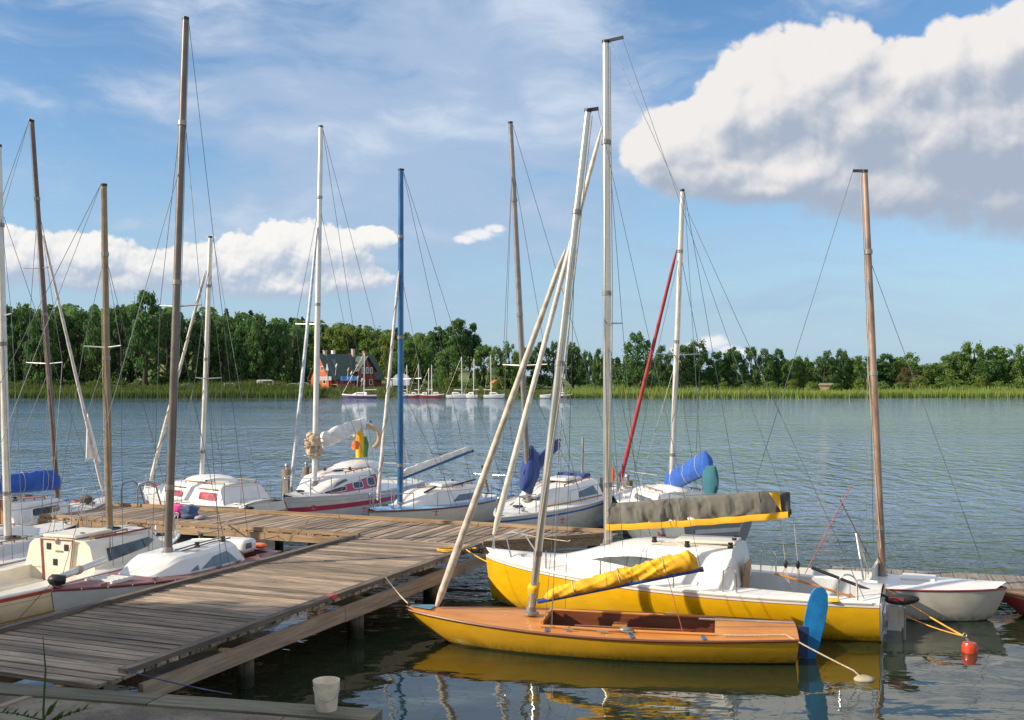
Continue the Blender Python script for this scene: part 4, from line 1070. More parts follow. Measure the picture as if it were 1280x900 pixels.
# ------------------------------------------------------------------ J: dark red hull, white deck
M['hullJ']=hullmat('wine_hull',(.17,.02,.03),[('d',-.1,.035,(.7,.7,.68))],rough=.25,coat=.5,grime=.15)
J=Boat((-10.15,25.2),(-12.75,20.75),'sailboat with wine red hull and white deck beside the long white one')
J.hull(M['hullJ'],1.75,.5,.74,.7,.2,.4,.02,.03,.42,rail=M['gel'],railr=.02)
J.deck(M['gel'],.08,(-2.1,-.5,.5),M['gelgrey'],.35)
J.cabin(M['gel'],-.45,1.4,.55,.35,.25,.2,.5);J.bowrail(1.9,.36);J.cleats([V((2.1,0,J.dz(2.1)))])
mJ=V((.8,0,J.roof(.8)-.02));J.mast(mJ,mJ+V((-.3,0,5.6)),M['alu'],.05,.8) if 0 else None

# ------------------------------------------------------------------ I: white boat with brown wooden cabin entrance
M['hullI']=hullmat('off_white_hull',(.62,.60,.56),[('d',.10,.14,(.25,.06,.06))],rough=.3,coat=.3)
I=Boat((-10.75,28.3),(-13.35,22.7),'white sailboat with brown wooden cabin entrance and bright blue boom cover')
I.hull(M['hullI'],2.1,.6,.86,.74,.2,.4,.02,.04,.45,rail=M['dkred'],railr=.022)
I.deck(M['gel'],.10,(-2.7,-.6,.65),M['gelgrey'],.4)
I.cabin(M['gel'],-.62,1.75,.80,.40,.55,.32,.35,bulge=.04)
dx=-.64;zt=I.dz(-.6)+.47
mb=MB();mb.box((dx-.015,.0,(zt+.3)/2+.03),(.03,1.12,zt-.26));I.part('entrance',mb,M['mahog'])
mb=MB();mb.box((dx-.035,.05,(zt+.3)/2),(.02,.72,zt-.42));I.part('opening_shade',mb,M['black'])  # flat black panel, the cabin's inner shade put into its colour
mb=MB();mb.box((dx-.04,-.50,(zt+.3)/2+.03),(.05,.09,zt-.26));I.part('door_post',mb,M['teak'])
for sd in (1,-1): I.panel(I.oval(.0,.9,.3,.75),sd,M['glass'],sub=1)
mI=I.px(72,618);mI.z=I.roof(mI.x)-.02;tI=I.px(40,151)
M['mastI']=pbr('brown_grey_mast',(.17,.12,.11),.45,.3,.15,3);I.mast(mI,tI,M['mastI'],.065,.8,crane=-.1)
I.rig(V((2.85,0,.9)),(V((-3.0,.4,.6)),V((-3.0,-.4,.6))),(.3,.9),(.37,.62),.78,.0065)
for sd in (1,-1):
    mb=MB();mb.tube(I.at(.62),I.at(.62)+V((-.12,sd*.5,.02)),.016,.013,8);I.part('spreader',mb,M['aludk'],I.masto)
I.furl(V((2.85,0,.95)),I.at(.76),.05,pbr('furled_sail_white',(.62,.58,.56),.6,0,.15,6))
a_=mI.lerp(tI,.0)+V((-.05,0,.42));b_=a_+V((-2.9,.0,.05))
I.boom(a_,b_,M['alu'],.04);I.cover(a_+V((.14,0,-.02)),b_,M['cloth_b'],.46,.34,.15,.13,.08,.4,7,parent=I.bo,ties=4)
I.bowrail(1.9,.4);I.posts((.9,-.6),.4);I.cleats([V((2.3,0,I.dz(2.3)))])
mb=MB();mb.prism([I.px(110,517),I.px(126,578),I.px(116,573),I.px(108,576),I.px(109,545)],(0,.03,0));I.part('burgee',mb,M['cloth_w'])
mb=MB();mb.ell((2.0,-.25,I.dz(2.0)+.1),(.16,.2,.12),9,6,wob=.5);I.part('stowed_line',mb,M['roped'])

# ------------------------------------------------------------------ K: white cabin boat with red windows
M['hullK']=hullmat('white_hull_orange_boot',(.72,.70,.66),[('z',.12,.58,(.62,.27,.02)),('z',.58,.61,(.2,.1,.1))],rough=.25,coat=.3)
K=Boat((-10.15,29.2),(-6.42,27.25),'white cabin sailboat with red tinted windows behind the cross pier')
K.hull(M['hullK'],2.2,.86,1.04,.74,.2,.5,.02,.02,.45,rail=M['gelgrey'],railr=.02)
K.deck(M['gel'],.10,(-1.98,-1.55,.6),M['gelgrey'],.4)
K.cabin(M['gel'],-1.6,1.75,.90,.52,.50,.36,.30,bulge=.06,aft_rake=.30,hard=True)
for sd in (1,-1):
    K.panel(K.oval(-1.30,-.66,.24,.78,.25),sd,M['glassred'],sub=1);K.panel(K.oval(-.05,.55,.20,.66,.5),sd,M['glassred'],sub=1)
    mb=MB();mb.path([K.cpt(x,.92,sd)+V((0,sd*.02,.03)) for x in (-1.3,-1.1,-.85,-.6)],.018,6);K.part('grab_rail',mb,M['teak'])
    mb=MB();mb.path([K.cpt(x,.88,sd)+V((0,sd*.02,.03)) for x in (-.1,.1,.35,.58)],.018,6);K.part('grab_rail',mb,M['teak'])
for sd in (1,-1):
    mb=MB();pts=[(1.25,.40),(1.6,.40),(1.6,.22),(1.25,.22)];mb.prism([K.side(x,z+.42,sd,.004*sd*sd) for x,z in pts],(0,sd*.01,0));K.part('window',mb,M['glassred'])
mb=MB();mb.ell((-.35,0,K.roof(-.3)-.02),(.85,.52,.19),16,8);K.part('hatch_hood',mb,M['gel'],smooth=60)
mK=K.px(252,607);mK.z=K.roof(mK.x)-.03;tK=K.px(263,296)
K.mast(mK,tK,M['aluw'],.062,.8);K.rig(V((1.95,0,1.1)),(V((-2.0,0,.9)),),(.2,.95),(.42,.48),.9,.0065)
K.furl(V((1.95,0,1.1)),K.at(.93),.055,pbr('furled_sail_cream',(.64,.60,.54),.6,0,.15,6),wrap=M['roped'])
K.bowrail(1.3,.42);K.sternrail(-1.6,.5)

# ------------------------------------------------------------------ L: white boat with raspberry red side wedge
RASP=(.42,.03,.075)
M['hullL']=hullmat('white_hull_red_boot',(.62,.61,.60),[('z',.46,.60,RASP),('d',.14,.155,(.35,.36,.38))],rough=.22,coat=.4)
M['rasp']=pbr('raspberry_panel',RASP,.3,0,.08,3,coat=.3)
L_=Boat((-6.1,28.25),(-3.6,34.3),'white sailboat with raspberry red window band and bundled white sail on its boom')
L_.hull(M['hullL'],2.35,.80,.90,.72,.2,.6,.0,.02,.45,rail=M['gelgrey'],railr=.02)
L_.deck(M['gel'],.10,(-2.9,-1.6,.7),M['gelgrey'],.4)
L_.cabin(M['gel'],L_.px(478,600,.95).x,2.45,.98,.52,.66,.42,.42,bulge=.08,aft_rake=.25)
for sd in (1,-1):
    xb=[L_.px(q,608,.95).x for q in (476,386,420,445,474)];xb=[max(L_.cb[0]+.06,min(L_.cb[1]-.25,q)) for q in xb];w_=L_.panel([(xb[0],.22),(xb[1],.06),(xb[2],.40),(xb[3],.66),(xb[4],.96)],sd,M['rasp'],'window_band',.010,sub=6)
    for x0,x1,v0,v1 in ((L_.px(440,600,.95).x,L_.px(424,600,.95).x,.24,.56),(L_.px(457,600,.95).x,L_.px(448,600,.95).x,.30,.68),(L_.px(470,600,.95).x,L_.px(463,600,.95).x,.36,.80)):
        f_=L_.panel(L_.oval(x0-.03,x1+.03,v0-.05,v1+.05,.5),sd,M['gel'],'window_frame',.018,w_,1);L_.panel(L_.oval(x0,x1,v0,v1,.5),sd,M['glass'],'window',.026,f_,1)
for sd in (1,-1): L_.panel([(1.2,.85),(1.75,.70),(1.60,.98),(1.25,1.0)],sd,M['glassgrey'],'fore_window',.012,sub=2)
mb=MB();mb.ell((-.5,0,L_.roof(-.4)-.02),(1.0,.58,.16),16,8);L_.part('hatch_hood',mb,M['gel'],smooth=60)
mL=L_.px(393,600);mL.z=L_.roof(mL.x)-.03;tL=L_.px(401,158)
L_.mast(mL,tL,M['aluw'],.075,.8,crane=-.1);L_.rig(None,(V((-2.9,.7,.85)),V((-2.9,-.7,.85))),(.3,1.0),(.445,.80),.78,.0065)
L_.furl(V((2.95,0,1.0)),L_.at(.77),.060,pbr('furled_sail_blue_edge',(.52,.57,.63),.6,0,.2,6))
a_=L_.px(393,558);b_=L_.px(462,528)
L_.boom(a_,b_,M['alu'],.045)
L_.cover(a_.lerp(b_,.14),b_.lerp(a_,.10),M['cloth_w'],.30,.22,.17,.10,.16,1.1,2,'bundled_sail',L_.bo,n=60,sl=1.6,vert=.8)
mb=MB();rq=random.Random(4)
for k in range(9):
    c=a_+V((rq.uniform(-.16,.10),rq.uniform(-.14,.16),rq.uniform(-.32,.30)));mb.ell(c,(rq.uniform(.11,.17),rq.uniform(.11,.16),rq.uniform(.12,.19)),14,9,wob=.55)
mb.build('bundled_sail',M['cloth_bg'],L_.bo,60)
mb=MB()
for z_ in (-.22,.02,.22): mb.path([a_+V((.30*math.cos(q*.5),.28*math.sin(q*.5),z_+.03*math.sin(q))) for q in range(13)],.012,5)
mb.build('tie',M['rope'],L_.bo,60)
L_.bowrail(2.0,.5);L_.sternrail(-2.2,.55);L_.posts((1.0,-.4,-1.6),.5)
# horseshoe buoy and bright cloths hanging from the boom end
hc=L_.wor(L_.px(459,547))
mb=MB()
for k in range(1): mb.path([V((math.sin(a)*.36,0,math.cos(a)*.36)) for a in [lerp(-1.5,2.6,i/16) for i in range(17)]],[.09]*17,10)
o=mb.build('horseshoe_buoy',M['cloth_bg'],None,60,loc=hc);o.rotation_euler=(0,0,.2);tag(o,'beige horseshoe lifebuoy hung at the boom end above the raspberry red band','lifebuoy')
for nm,px_,py_,w_,h_,mt,lb in (('hanging_cloth',450,552,.10,.95,M['cloth_y'],'yellow cloth hanging beside the beige horseshoe lifebuoy'),('hanging_cloth',456,558,.11,.62,M['cloth_lg'],'green cloth hanging beside the beige horseshoe lifebuoy'),('hanging_cloth',445,556,.10,.26,M['cloth_o'],'small orange cloth hanging left of the yellow one')):
    c=L_.wor(L_.px(px_,py_));mb=MB();rings=[]
    for i in range(9):
        u=i/8;ww=w_*(.6+.5*math.sin(u*2.6));rings.append([V((math.cos(2*PI*k/10)*ww*(1+.25*math.sin(3*k+u*5)),math.sin(2*PI*k/10)*.07,h_*(.5-u))) for k in range(10)])
    mb.loft(rings,True,True);o=mb.build(nm,mt,None,60,loc=c+V((0,-.12,0)));tag(o,lb,'cloth','cloths drying on the boom')

# ------------------------------------------------------------------ M: white boat with blue mast
M['hullM']=hullmat('cream_white_hull',(.64,.60,.53),[('d',-.1,.03,(.16,.08,.05))],rough=.35,coat=.2,grime=.12)
Mb=Boat((-3.62,26.6),(-.55,31.0),'white sailboat with a blue mast and pale blue deck behind the cross pier')
Mb.hull(M['hullM'],2.0,.72,.74,.72,.2,.45,.02,.04,.45,rail=M['mahog'],railr=.025)
M['deckblue']=pbr('pale_blue_deck',(.22,.42,.66),.45,0,.15,3)
Mb.deck(M['deckblue'],.08,(-2.3,-1.25,.6),M['gelgrey'],.35)
Mb.cabin(M['gel'],-1.25,1.75,.74,.42,.46,.36,.40,bulge=.06,aft_rake=.15)
for sd in (1,-1): Mb.panel([(.05,.22),(-.95,.22),(-1.0,.50),(-.85,.70),(-.25,.70)],sd,M['glassgrey'],sub=3)
mM=Mb.px(500,625);mM.z=Mb.roof(mM.x)-.03;tM=Mb.px(501,212)
Mb.mast(mM,tM,M['bluemast'],.075,.85,crane=-.12);Mb.rig(None,(V((-2.5,.6,.72)),V((-2.5,-.6,.72))),(.4,.86),(.375,.62),.7,.0065)
Mb.furl(V((2.35,0,.85)),Mb.at(.75),.055,pbr('furled_sail_grey',(.58,.56,.53),.6,0,.15,6),wrap=M['roped'])
a_=Mb.px(504,598);b_=Mb.px(590,564)
Mb.boom(a_,b_,M['bluemast'],.04);Mb.cover(a_+V((0,0,.02)),b_+V((.1,0,.02)),M['cloth_w'],.22,.14,.09,.06,-.01,.3,4,'furled_mainsail',Mb.bo,sl=4)
Mb.bowrail(1.6,.42);Mb.sternrail(-1.9,.55)
mb=MB();mb.box((-.35,0,Mb.roof(-.4)+.03),(.9,.6,.09));o=Mb.part('sliding_hatch',mb,M['gel']);md=o.modifiers.new('bevel','BEVEL');md.width=.03;md.segments=2
for x,y in ((.9,.35),(-.2,.42),(-.9,.3)):
    mb=MB();mb.bar((x,y,Mb.roof(x,y)+.05),(x-.5,y,Mb.roof(x-.5,y)+.08),.04,.04);Mb.part('deck_organiser',mb,M['black'])
Mb.rail([V((-2.3,.1,.8)),V((-2.0,.1,1.6))],.035,M['teak'],'lifted_rudder')

# ------------------------------------------------------------------ N: white boat with blue sheer stripe, bow to the right
M['hullN']=hullmat('white_hull_blue_stripe',(.66,.64,.60),[('d',.10,.15,(.02,.12,.42))],rough=.25,coat=.3,grime=.1)
N=Boat((-.35,25.6),(2.65,30.2),'white sailboat with blue sheer stripe and a dark blue sail bag round its mast')
N.hull(M['hullN'],2.3,1.02,.72,.66,.2,.5,.05,.03,.48,rail=M['gel'],railr=.03)
N.deck(M['gel'],.08,(-2.5,-1.0,.7),M['gelgrey'],.4)
N.cabin(M['gel'],-1.05,1.75,.86,.48,.46,.34,.40,bulge=.06,aft_rake=.1,hard=True)
for sd in (1,-1):
    N.panel([(-.85,.20),(.05,.25),(.0,.70),(-.7,.85)],sd,M['glassgrey'],sub=3)
    mb=MB();mb.path([N.cpt(x,.02,sd)+V((0,sd*.05,.02)) for x in (-.9,.0,.8,1.5)],.02,6);N.part('grab_rail',mb,M['teak'])
mN=N.px(661,604);mN.z=N.roof(mN.x)-.03;tN=N.px(638,153)
N.mast(mN,tN,M['aludk'],.072,.75);N.rig(V((2.6,0,.85)),(V((-2.6,.6,1.05)),),(.3,.95),(.365,.66),.9,.0065,sprmat=M['aluw'])
c=N.px(664,566);N.cover(mN.lerp(tN,.05)+V((.16,0,.35)),mN.lerp(tN,.05)+V((-.30,0,.20)),M['cloth_nb'],.70,.60,.22,.20,.55,.35,3,'sail_bag',N.root,n=30,m=22,sl=2,ends=.5)
b0=mN.lerp(tN,.06);b1=N.px(699,551)
N.boom(b0+V((.1,0,.1)),b1,M['alu'],.035);N.cover(b0+V((.16,0,.05)),b1,M['cloth_nb'],.24,.10,.13,.05,.18,.25,8,parent=N.bo)
N.bowrail(1.9,.45);N.hatch(1.15,0,N.roof(1.15)-.02,.45,.5,M['glassgrey'],.05);N.box('spray_hood',(-.95,0,N.roof(-.9)+.05),(.35,.9,.12),M['cloth_nb'],.05)
mb=MB();mb.box((-.4,0,N.roof(-.4)+.04),(.9,.7,.08));o=N.part('sliding_hatch',mb,M['gel']);md=o.modifiers.new('bevel','BEVEL');md.width=.03;md.segments=2
fo=N.fender(-2.3,1,.62,M['navy'],.13,.30);tag(fo,'dark blue round fender hanging near the stern of the blue striped boat','fender')
mb=MB();q=N.wor(V((-2.62,.3,1.02)));mb.tube((0,0,0),(.02,0,.62),.012,n=6);fl=mb.build('flagstaff',M['teak'],None,50,loc=q);tag(fl,'little staff with furled red and white flag on the stern of the blue striped boat','flag')
mb=MB();mb.lathe((0.02,0,.12),[(.03,0),(.07,.12),(.05,.30),(.03,.42)],8);mb.build('furled_flag',M['cloth_o'],fl,60)
mb=MB();p=V((-2.2,.75,N.sh(-2.2)));mb.tube(p,p+V((0,0,.42)),.03,n=8);mb.tube(p+V((-.15,0,.42)),p+V((.12,0,.42)),.04,n=8);N.part('outboard_bracket',mb,M['aludk'])
N.wire(V((-.9,.3,1.4)),V((-.95,.3,2.5)),.035,M['aludk'],'whisker_pole')

# ------------------------------------------------------------------ O: boat with red furled jib, behind the grey cover
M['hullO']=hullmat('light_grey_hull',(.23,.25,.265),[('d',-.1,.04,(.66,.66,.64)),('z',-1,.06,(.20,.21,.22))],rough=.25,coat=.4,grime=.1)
O=Boat((3.0,29.0),(4.80,24.5),'grey hulled sailboat with red furled jib and blue boom cover')
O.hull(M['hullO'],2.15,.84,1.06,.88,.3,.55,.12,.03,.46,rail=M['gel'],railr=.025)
O.deck(M['gel'],.10,(-2.4,-.9,.65),M['gelgrey'],.35)
O.cabin(M['gel'],-.95,1.6,.82,.45,.42,.34,.4,bulge=.06,aft_rake=.15)
for sd in (1,-1): O.panel(O.oval(-.6,.5,.3,.75),sd,M['glassgrey'],sub=1)
mb=MB();mb.ell((-.3,0,O.roof(-.3)-.02),(.6,.45,.14),14,8);O.part('hatch_hood',mb,M['gel'],smooth=60)
mO=O.px(839,628);mO.z=O.roof(mO.x)-.03;tO=O.px(853,238)
O.mast(mO,tO,M['aluw'],.066,.8,crane=-.06);O.rig(None,(V((-2.6,.5,.9)),V((-2.6,-.5,.9))),(.2,.95),(.455,.62),.8,.0065)
O.furl(V((2.55,0,1.12)),O.at(.86),.062,M['cloth_r'],f1=.94)
a_=O.px(838,609);b_=O.px(888,585)
O.boom(a_,b_,M['alu'],.04);O.cover(a_+V((.16,0,-.05)),b_,M['cloth_b'],.36,.46,.15,.14,.12,.4,6,parent=O.bo,n=90,ties=3)
mb=MB();mb.box((.06,0,0),(.1,.1,.1))
t0=a_+V((.2,0,-.16));mb=MB();mb.ell(t0,(.14,.12,.06),8,6);mb.build('red_collar',M['cloth_r'],O.bo,60)
c=O.px(885,604);c.x-=.1
mb=MB();rings=[]
for i in range(9):
    u=i/8;ww=.30*math.sin(PI*(.18+.78*u))**.7;rings.append([c+V((math.cos(2*PI*k/12)*ww,math.sin(2*PI*k/12)*ww*.45,.42-.85*u)) for k in range(12)])
mb.loft(rings,True,True);mb.build('motor_cover',M['cloth_t'],O.root,60)
O.bowrail(1.5,.5);O.sternrail(-1.8,.55);O.posts((.8,-.4,-1.4),.5)
def fnO(x,y,z,x0=0,z0=0):
    p=O.side(x0-x,z0+y,1);return p+V((0,.006+z,0))
xo=O.px(821,665,O.beam/2*.9).x
text_mesh(O,'Rigia',.17,lambda x,y,z:fnO(x,y,z,xo,.30),M['dkred'],'lettering',O.hullo)
text_mesh(O,'NORTH',.15,lambda x,y,z:fnO(x,y,z,xo,.15),M['dkred'],'lettering',O.hullo)

for b_,sd_,wn in ((Gb,1,1),(Hb,2,2),(J,3,1),(I,4,2),(K,5,3),(L_,6,3),(Mb,7,3),(N,8,3),(O,9,3)): b_.gear(sd_,wn)
for b_ in (Mb,N,K,I): b_.posts((.9,-.3,-1.4),.42)
# ------------------------------------------------------------------ trees
M['bark']=pbr('bark',(.05,.042,.034),.9,0,.3,6,bump=.02,bscale=9)
M['leaf_dark']=leafmat('leaves_dark',(.050,.125,.038),(.115,.215,.062))
M['leaf_mid']=leafmat('leaves_mid',(.085,.175,.040),(.185,.285,.07))
M['leaf_lime']=leafmat('leaves_yellow_green',(.12,.19,.035),(.23,.28,.06))
M['leaf_pine']=leafmat('needles',(.032,.075,.045),(.07,.13,.075),.1)
M['leaf_gum']=leafmat('leaves_tan',(.11,.10,.04),(.20,.18,.08))
def crown_mesh(seed,shape,n,size,mat):
    """crown of many leaf clumps, unit height (0..1), unit width (-.5...5)"""
    rd=random.Random(seed);lobes=[]
    if shape=='broad':
        for k in range(rd.randint(46,58)):
            z=rd.uniform(.08,.95);w=.40*math.sin(PI*min(1,(z*.84+.13)))**.6
            a=rd.uniform(0,2*PI);q=rd.uniform(.35,1)**.5*w
            lobes.append((V((q*math.cos(a),q*math.sin(a),z)),rd.uniform(.055,.145)*(1.15-z*.4),.75))
    elif shape=='tall':
        for k in range(rd.randint(48,58)):
            z=rd.uniform(.05,.96);w=.36*math.sin(PI*min(1,(z*.80+.18)))**.5
            a=rd.uniform(0,2*PI);q=rd.uniform(.3,1)**.5*w
            lobes.append((V((q*math.cos(a),q*math.sin(a),z)),rd.uniform(.05,.12),.6))
    elif shape=='airy':
        for k in range(rd.randint(34,40)):
            z=rd.uniform(.30,.97);w=.42*math.sin(PI*min(1,(z*.85+.1)))**.5
            a=rd.uniform(0,2*PI);q=rd.uniform(.4,1)*w
            lobes.append((V((q*math.cos(a),q*math.sin(a),z)),rd.uniform(.06,.15),.5))
    else: # low bush
        for k in range(16):
            a=rd.uniform(0,2*PI);q=rd.uniform(0,.4);z=rd.uniform(.2,.75)*(1-q)
            lobes.append((V((q*math.cos(a),q*math.sin(a),z)),rd.uniform(.12,.22),.8))
    tot=sum(r*r for _,r,_ in lobes);vs=[];fs=[]
    for c,r,fl in lobes:
        for k in range(int(n*r*r/tot)):
            d=V((rd.gauss(0,1),rd.gauss(0,1),rd.gauss(0,1))).normalized()
            rr=r*(rd.uniform(.35,1.12))**.6*(1.5 if rd.random()<.22 else 1)
            p=c+V((d.x*rr,d.y*rr,d.z*rr*fl))
            nn=(d+V((rd.gauss(0,.5),rd.gauss(0,.5),rd.gauss(0,.5)+.25))).normalized()
            u=nn.cross(V((0,0,1)))
            if u.length<.05: u=V((1,0,0))
            u.normalize();w=nn.cross(u);a=rd.uniform(0,PI);u,w=u*math.cos(a)+w*math.sin(a),w*math.cos(a)-u*math.sin(a)
            s=size*rd.uniform(.55,1.25)
            o=len(vs);vs+=[p+u*s,p+w*s*.62,p-u*s,p-w*s*.62];fs.append((o,o+1,o+2,o+3))
    me=bpy.data.meshes.new('crown');me.from_pydata([tuple(v) for v in vs],[],fs);me.materials.append(mat);me['lobes']=len(lobes)
    return me,lobes
def trunk_mesh(seed,lobes,bare,zs):
    """trunk and limbs; unit height incl. bare stem"""
    rd=random.Random(seed);mb=MB()
    top=V((rd.uniform(-.02,.02),rd.uniform(-.02,.02),.85))
    pts=[V((0,0,-.04)).lerp(top,k/6)+V((rd.uniform(-.01,.01),rd.uniform(-.01,.01),0)) for k in range(7)]
    mb.path(pts,[.030*(1-.8*k/6) for k in range(7)],7)
    for c,r,_ in lobes[:10]:
        q=V((c.x,c.y,bare+c.z*(1-bare)));z0=max(.12,q.z-.22)
        mb.path([top*(z0/.85),q*.5+top*(z0/.85)*.5+V((0,0,.02)),q],[.012,.008,.003],5)
    me=None;o=mb.build('trunk',M['bark'],None,60);me=o.data;bpy.data.objects.remove(o);return me
KINDS={}
for i in range(3): KINDS['dark%d'%i]=('broad',40+i,'leaf_dark',.03)
for i in range(3): KINDS['tall%d'%i]=('tall',50+i,'leaf_dark',.04)
for i in range(3): KINDS['mid%d'%i]=('broad',60+i,'leaf_mid',.02)
for i in range(2): KINDS['midtall%d'%i]=('tall',70+i,'leaf_mid',.02)
for i in range(2): KINDS['lime%d'%i]=('broad',80+i,'leaf_lime',.05)
for i in range(2): KINDS['airy%d'%i]=('airy',90+i,'leaf_dark',.2)
KINDS['tan0']=('broad',95,'leaf_gum',.1)
for i in range(2): KINDS['bush%d'%i]=('bush',98+i,'leaf_mid',.02)
KINDS['bushl0']=('bush',101,'leaf_lime',.02)
TM={}
for k,(sh,sd,mt,bare) in KINDS.items():
    me,lb=crown_mesh(sd,sh,5200 if sh!='bush' else 1300,.029 if sh!='bush' else .055,M[mt])
    TM[k]=(me,trunk_mesh(sd,lb,bare,1),bare)
tr=random.Random(5)
def tree(kind,x,y,h,w,label,group,zb=None,name=None):
    me,tm,bare=TM[kind];z=ground_z(x,y) if zb is None else zb
    r=empty(name or ('bush' if kind.startswith('bush') else 'tree'),(x,y,z-.05),tr.uniform(0,6.28),label,'bush' if kind.startswith('bush') else 'tree',group)
    c=bpy.data.objects.new('crown',me);COL.objects.link(c);c.parent=r;c.location=(0,0,h*bare);c.scale=(w,w,h*(1-bare))
    if not kind.startswith('bush'):
        t=bpy.data.objects.new('trunk',tm);COL.objects.link(t);t.parent=r;t.scale=(h,h,h)
    return r
def trow(lst,Y,label,group,jit=3):
    for px,top,wpx,kind in lst:
        if px>640 and len(lst)>3: top+=tr.uniform(-4,4);wpx*=tr.uniform(.8,1.1)
        y=Y+tr.uniform(-jit,jit);x=(px-CX)/F*y;z=ground_z(x,y);ht=H-(top-YH)*y/F-z
        tree(kind,x,y,ht*1.02,wpx*y/F*1.12,label,group)
R_=lambda a,n:[a+str(i%n) for i in range(40)]
kd=['dark0','tall1','dark2','dark1','tall0','tall2']
trow([(p,t,w,kd[i%6]) for i,(p,t,w) in enumerate([(-22,384,44),(4,382,40),(28,383,38),(52,387,40),(76,386,38),(100,390,40),(124,387,40),(150,384,44),(208,388,44),(234,400,40),(256,394,38),(280,398,40),(303,393,42),(326,394,40),(350,402,34),(368,408,34)])],278,'dark broadleaf tree in the dense row left of the red house','trees of the left far bank')
trow([(182,366,50,'tall1')],270,'tallest tree of the left bank, round top standing above its row','trees of the left far bank')
trow([(p,t,w,kd[(i+2)%6]) for i,(p,t,w) in enumerate([(-5,396,44),(40,394,44),(88,396,44),(136,394,42),(165,390,40),(220,398,40),(268,400,40),(316,400,40),(340,406,36),(383,412,34)])],291,'dark broadleaf tree in the second rank of the row left of the red house','second rank of the left far bank')
trow([(392,418,34,'mid0'),(415,411,38,'lime0'),(440,407,40,'lime1'),(466,409,40,'mid1'),(486,416,34,'lime0'),(500,426,30,'mid2')],318,'sunlit yellow green tree rising behind the red house roof','trees behind the red house')
trow([(497,436,26,'mid1'),(512,426,30,'midtall0'),(527,418,30,'mid2')],288,'fresh green tree just right of the red house','trees right of the red house')
trow([(548,409,36,'tall0'),(570,402,34,'airy0'),(588,407,28,'airy1')],290,'tall dark open crowned tree above the far moored boats','tall trees above the far moorings')
trow([(560,434,40,'mid0'),(605,430,30,'midtall1'),(620,433,26,'mid1'),(636,428,28,'mid2')],276,'lighter green tree in front of the tall dark ones by the far moorings','lighter trees by the far moorings')
trow([(655,434,34,'dark0'),(675,428,30,'tall2'),(692,431,28,'dark1'),(716,431,30,'tall0'),(733,440,24,'dark2'),(748,437,20,'dark0')],280,'dark green tree between the leaning poles and the thick pale mast','trees behind the leaning poles')
trow([(797,416,44,'dark1')],268,'large lone round topped tree left of the red furled jib','lone far tree')
trow([(p,t,w,kd[i%6]) for i,(p,t,w) in enumerate([(828,430,34),(852,431,34),(872,429,34),(897,436,34),(916,434,30),(938,435,30),(957,433,28),(973,440,26)])],274,'dark green tree in the even row right of the red furled jib','even row on the far bank')
trow([(1004,446,26,'mid1'),(1030,438,30,'dark0'),(1052,439,28,'dark2'),(1070,446,24,'mid0'),(988,456,22,'mid2')],276,'green tree just left of the reddish brown mast on the far bank','trees left of the brown mast')
trow([(1082,446,34,'dark1'),(1108,444,36,'tall1'),(1138,443,36,'mid2'),(1160,450,30,'mid0'),(1118,456,26,'lime0'),(1182,450,36,'mid1')],284,'green tree of the wood right of the reddish brown mast','wood right of the brown mast')
trow([(1135,459,30,'tan0'),(1148,463,22,'tan0')],276,'pale tan green tree among the dark trees of the right wood','pale trees of the right wood')
trow([(1192,438,42,'mid0'),(1218,431,44,'mid1'),(1245,436,42,'midtall0'),(1272,432,44,'mid2'),(1300,434,44,'mid0'),(1206,450,36,'dark0'),(1235,452,38,'dark2'),(1262,450,38,'dark1'),(1290,452,40,'dark0')],278,'tall bushy tree of the wood at the right end of the far bank','wood at the right end')
bl=[(p,t,w,['bush0','bush1','bushl0'][i%3]) for i,(p,t,w) in enumerate([(648,472,22),(668,474,20),(700,474,24),(735,472,22),(770,474,20),(815,473,22),(845,475,24),(880,473,26),(905,474,22),(930,472,24),(965,473,26),(990,472,22),(1015,474,20),(1045,473,22),(1075,471,26),(1100,470,24),(1125,472,24),(1150,470,26),(1175,472,26),(1200,471,24),(1225,470,26),(1250,472,24),(1275,471,26),(560,470,22),(540,471,20),(590,470,22),(625,468,20)])]
bl2=[(p,t,w_,['bush0','bush1'][i%2]) for i,(p,t,w_) in enumerate([(10+28*k,474-(k*7)%5,30) for k in range(13)])]
trow(bl2,274,'low green bush under the dense row left of the red house','bushes under the left row',1.5)
trow(bl,267,'low green bush at the foot of the trees right of the red house','bushes on the far bank',1.5)

# wooded hills behind: one far-off mass
def wood(name,label,n,xr,yr,mats,seed,hr=(11,17)):
    rd=random.Random(seed);vs=[];fs=[];mi=[]
    for i in range(n):
        x=rd.uniform(*xr);y=rd.uniform(*yr);z=ground_z(x,y);h=rd.uniform(*hr);pine=rd.random()<.55
        m_=1 if pine else 0
        for k in range(230):
            t=rd.random();a=rd.uniform(0,2*PI)
            if pine: w=h*.19*(1-t)**.8+.3
            else: w=h*.30*math.sin(PI*min(1,t*.85+.13))**.6
            q=w*rd.uniform(.5,1.1);p=V((x+q*math.cos(a),y+q*math.sin(a),z+h*(.12+.88*t)))
            nn=V((math.cos(a)+rd.gauss(0,.5),math.sin(a)+rd.gauss(0,.5),.5+rd.gauss(0,.4))).normalized()
            u=nn.cross(V((0,0,1))).normalized();v=nn.cross(u);s=rd.uniform(.5,1.1)
            o=len(vs);vs+=[p+u*s,p+v*s*.7,p-u*s,p-v*s*.7];fs.append((o,o+1,o+2,o+3));mi.append(m_)
    me=bpy.data.meshes.new(name);me.from_pydata([tuple(v) for v in vs],[],fs)
    for m_ in mats: me.materials.append(m_)
    me.polygons.foreach_set('material_index',mi);o=bpy.data.objects.new(name,me);COL.objects.link(o)
    return tag(o,label,'wood',None,'stuff')
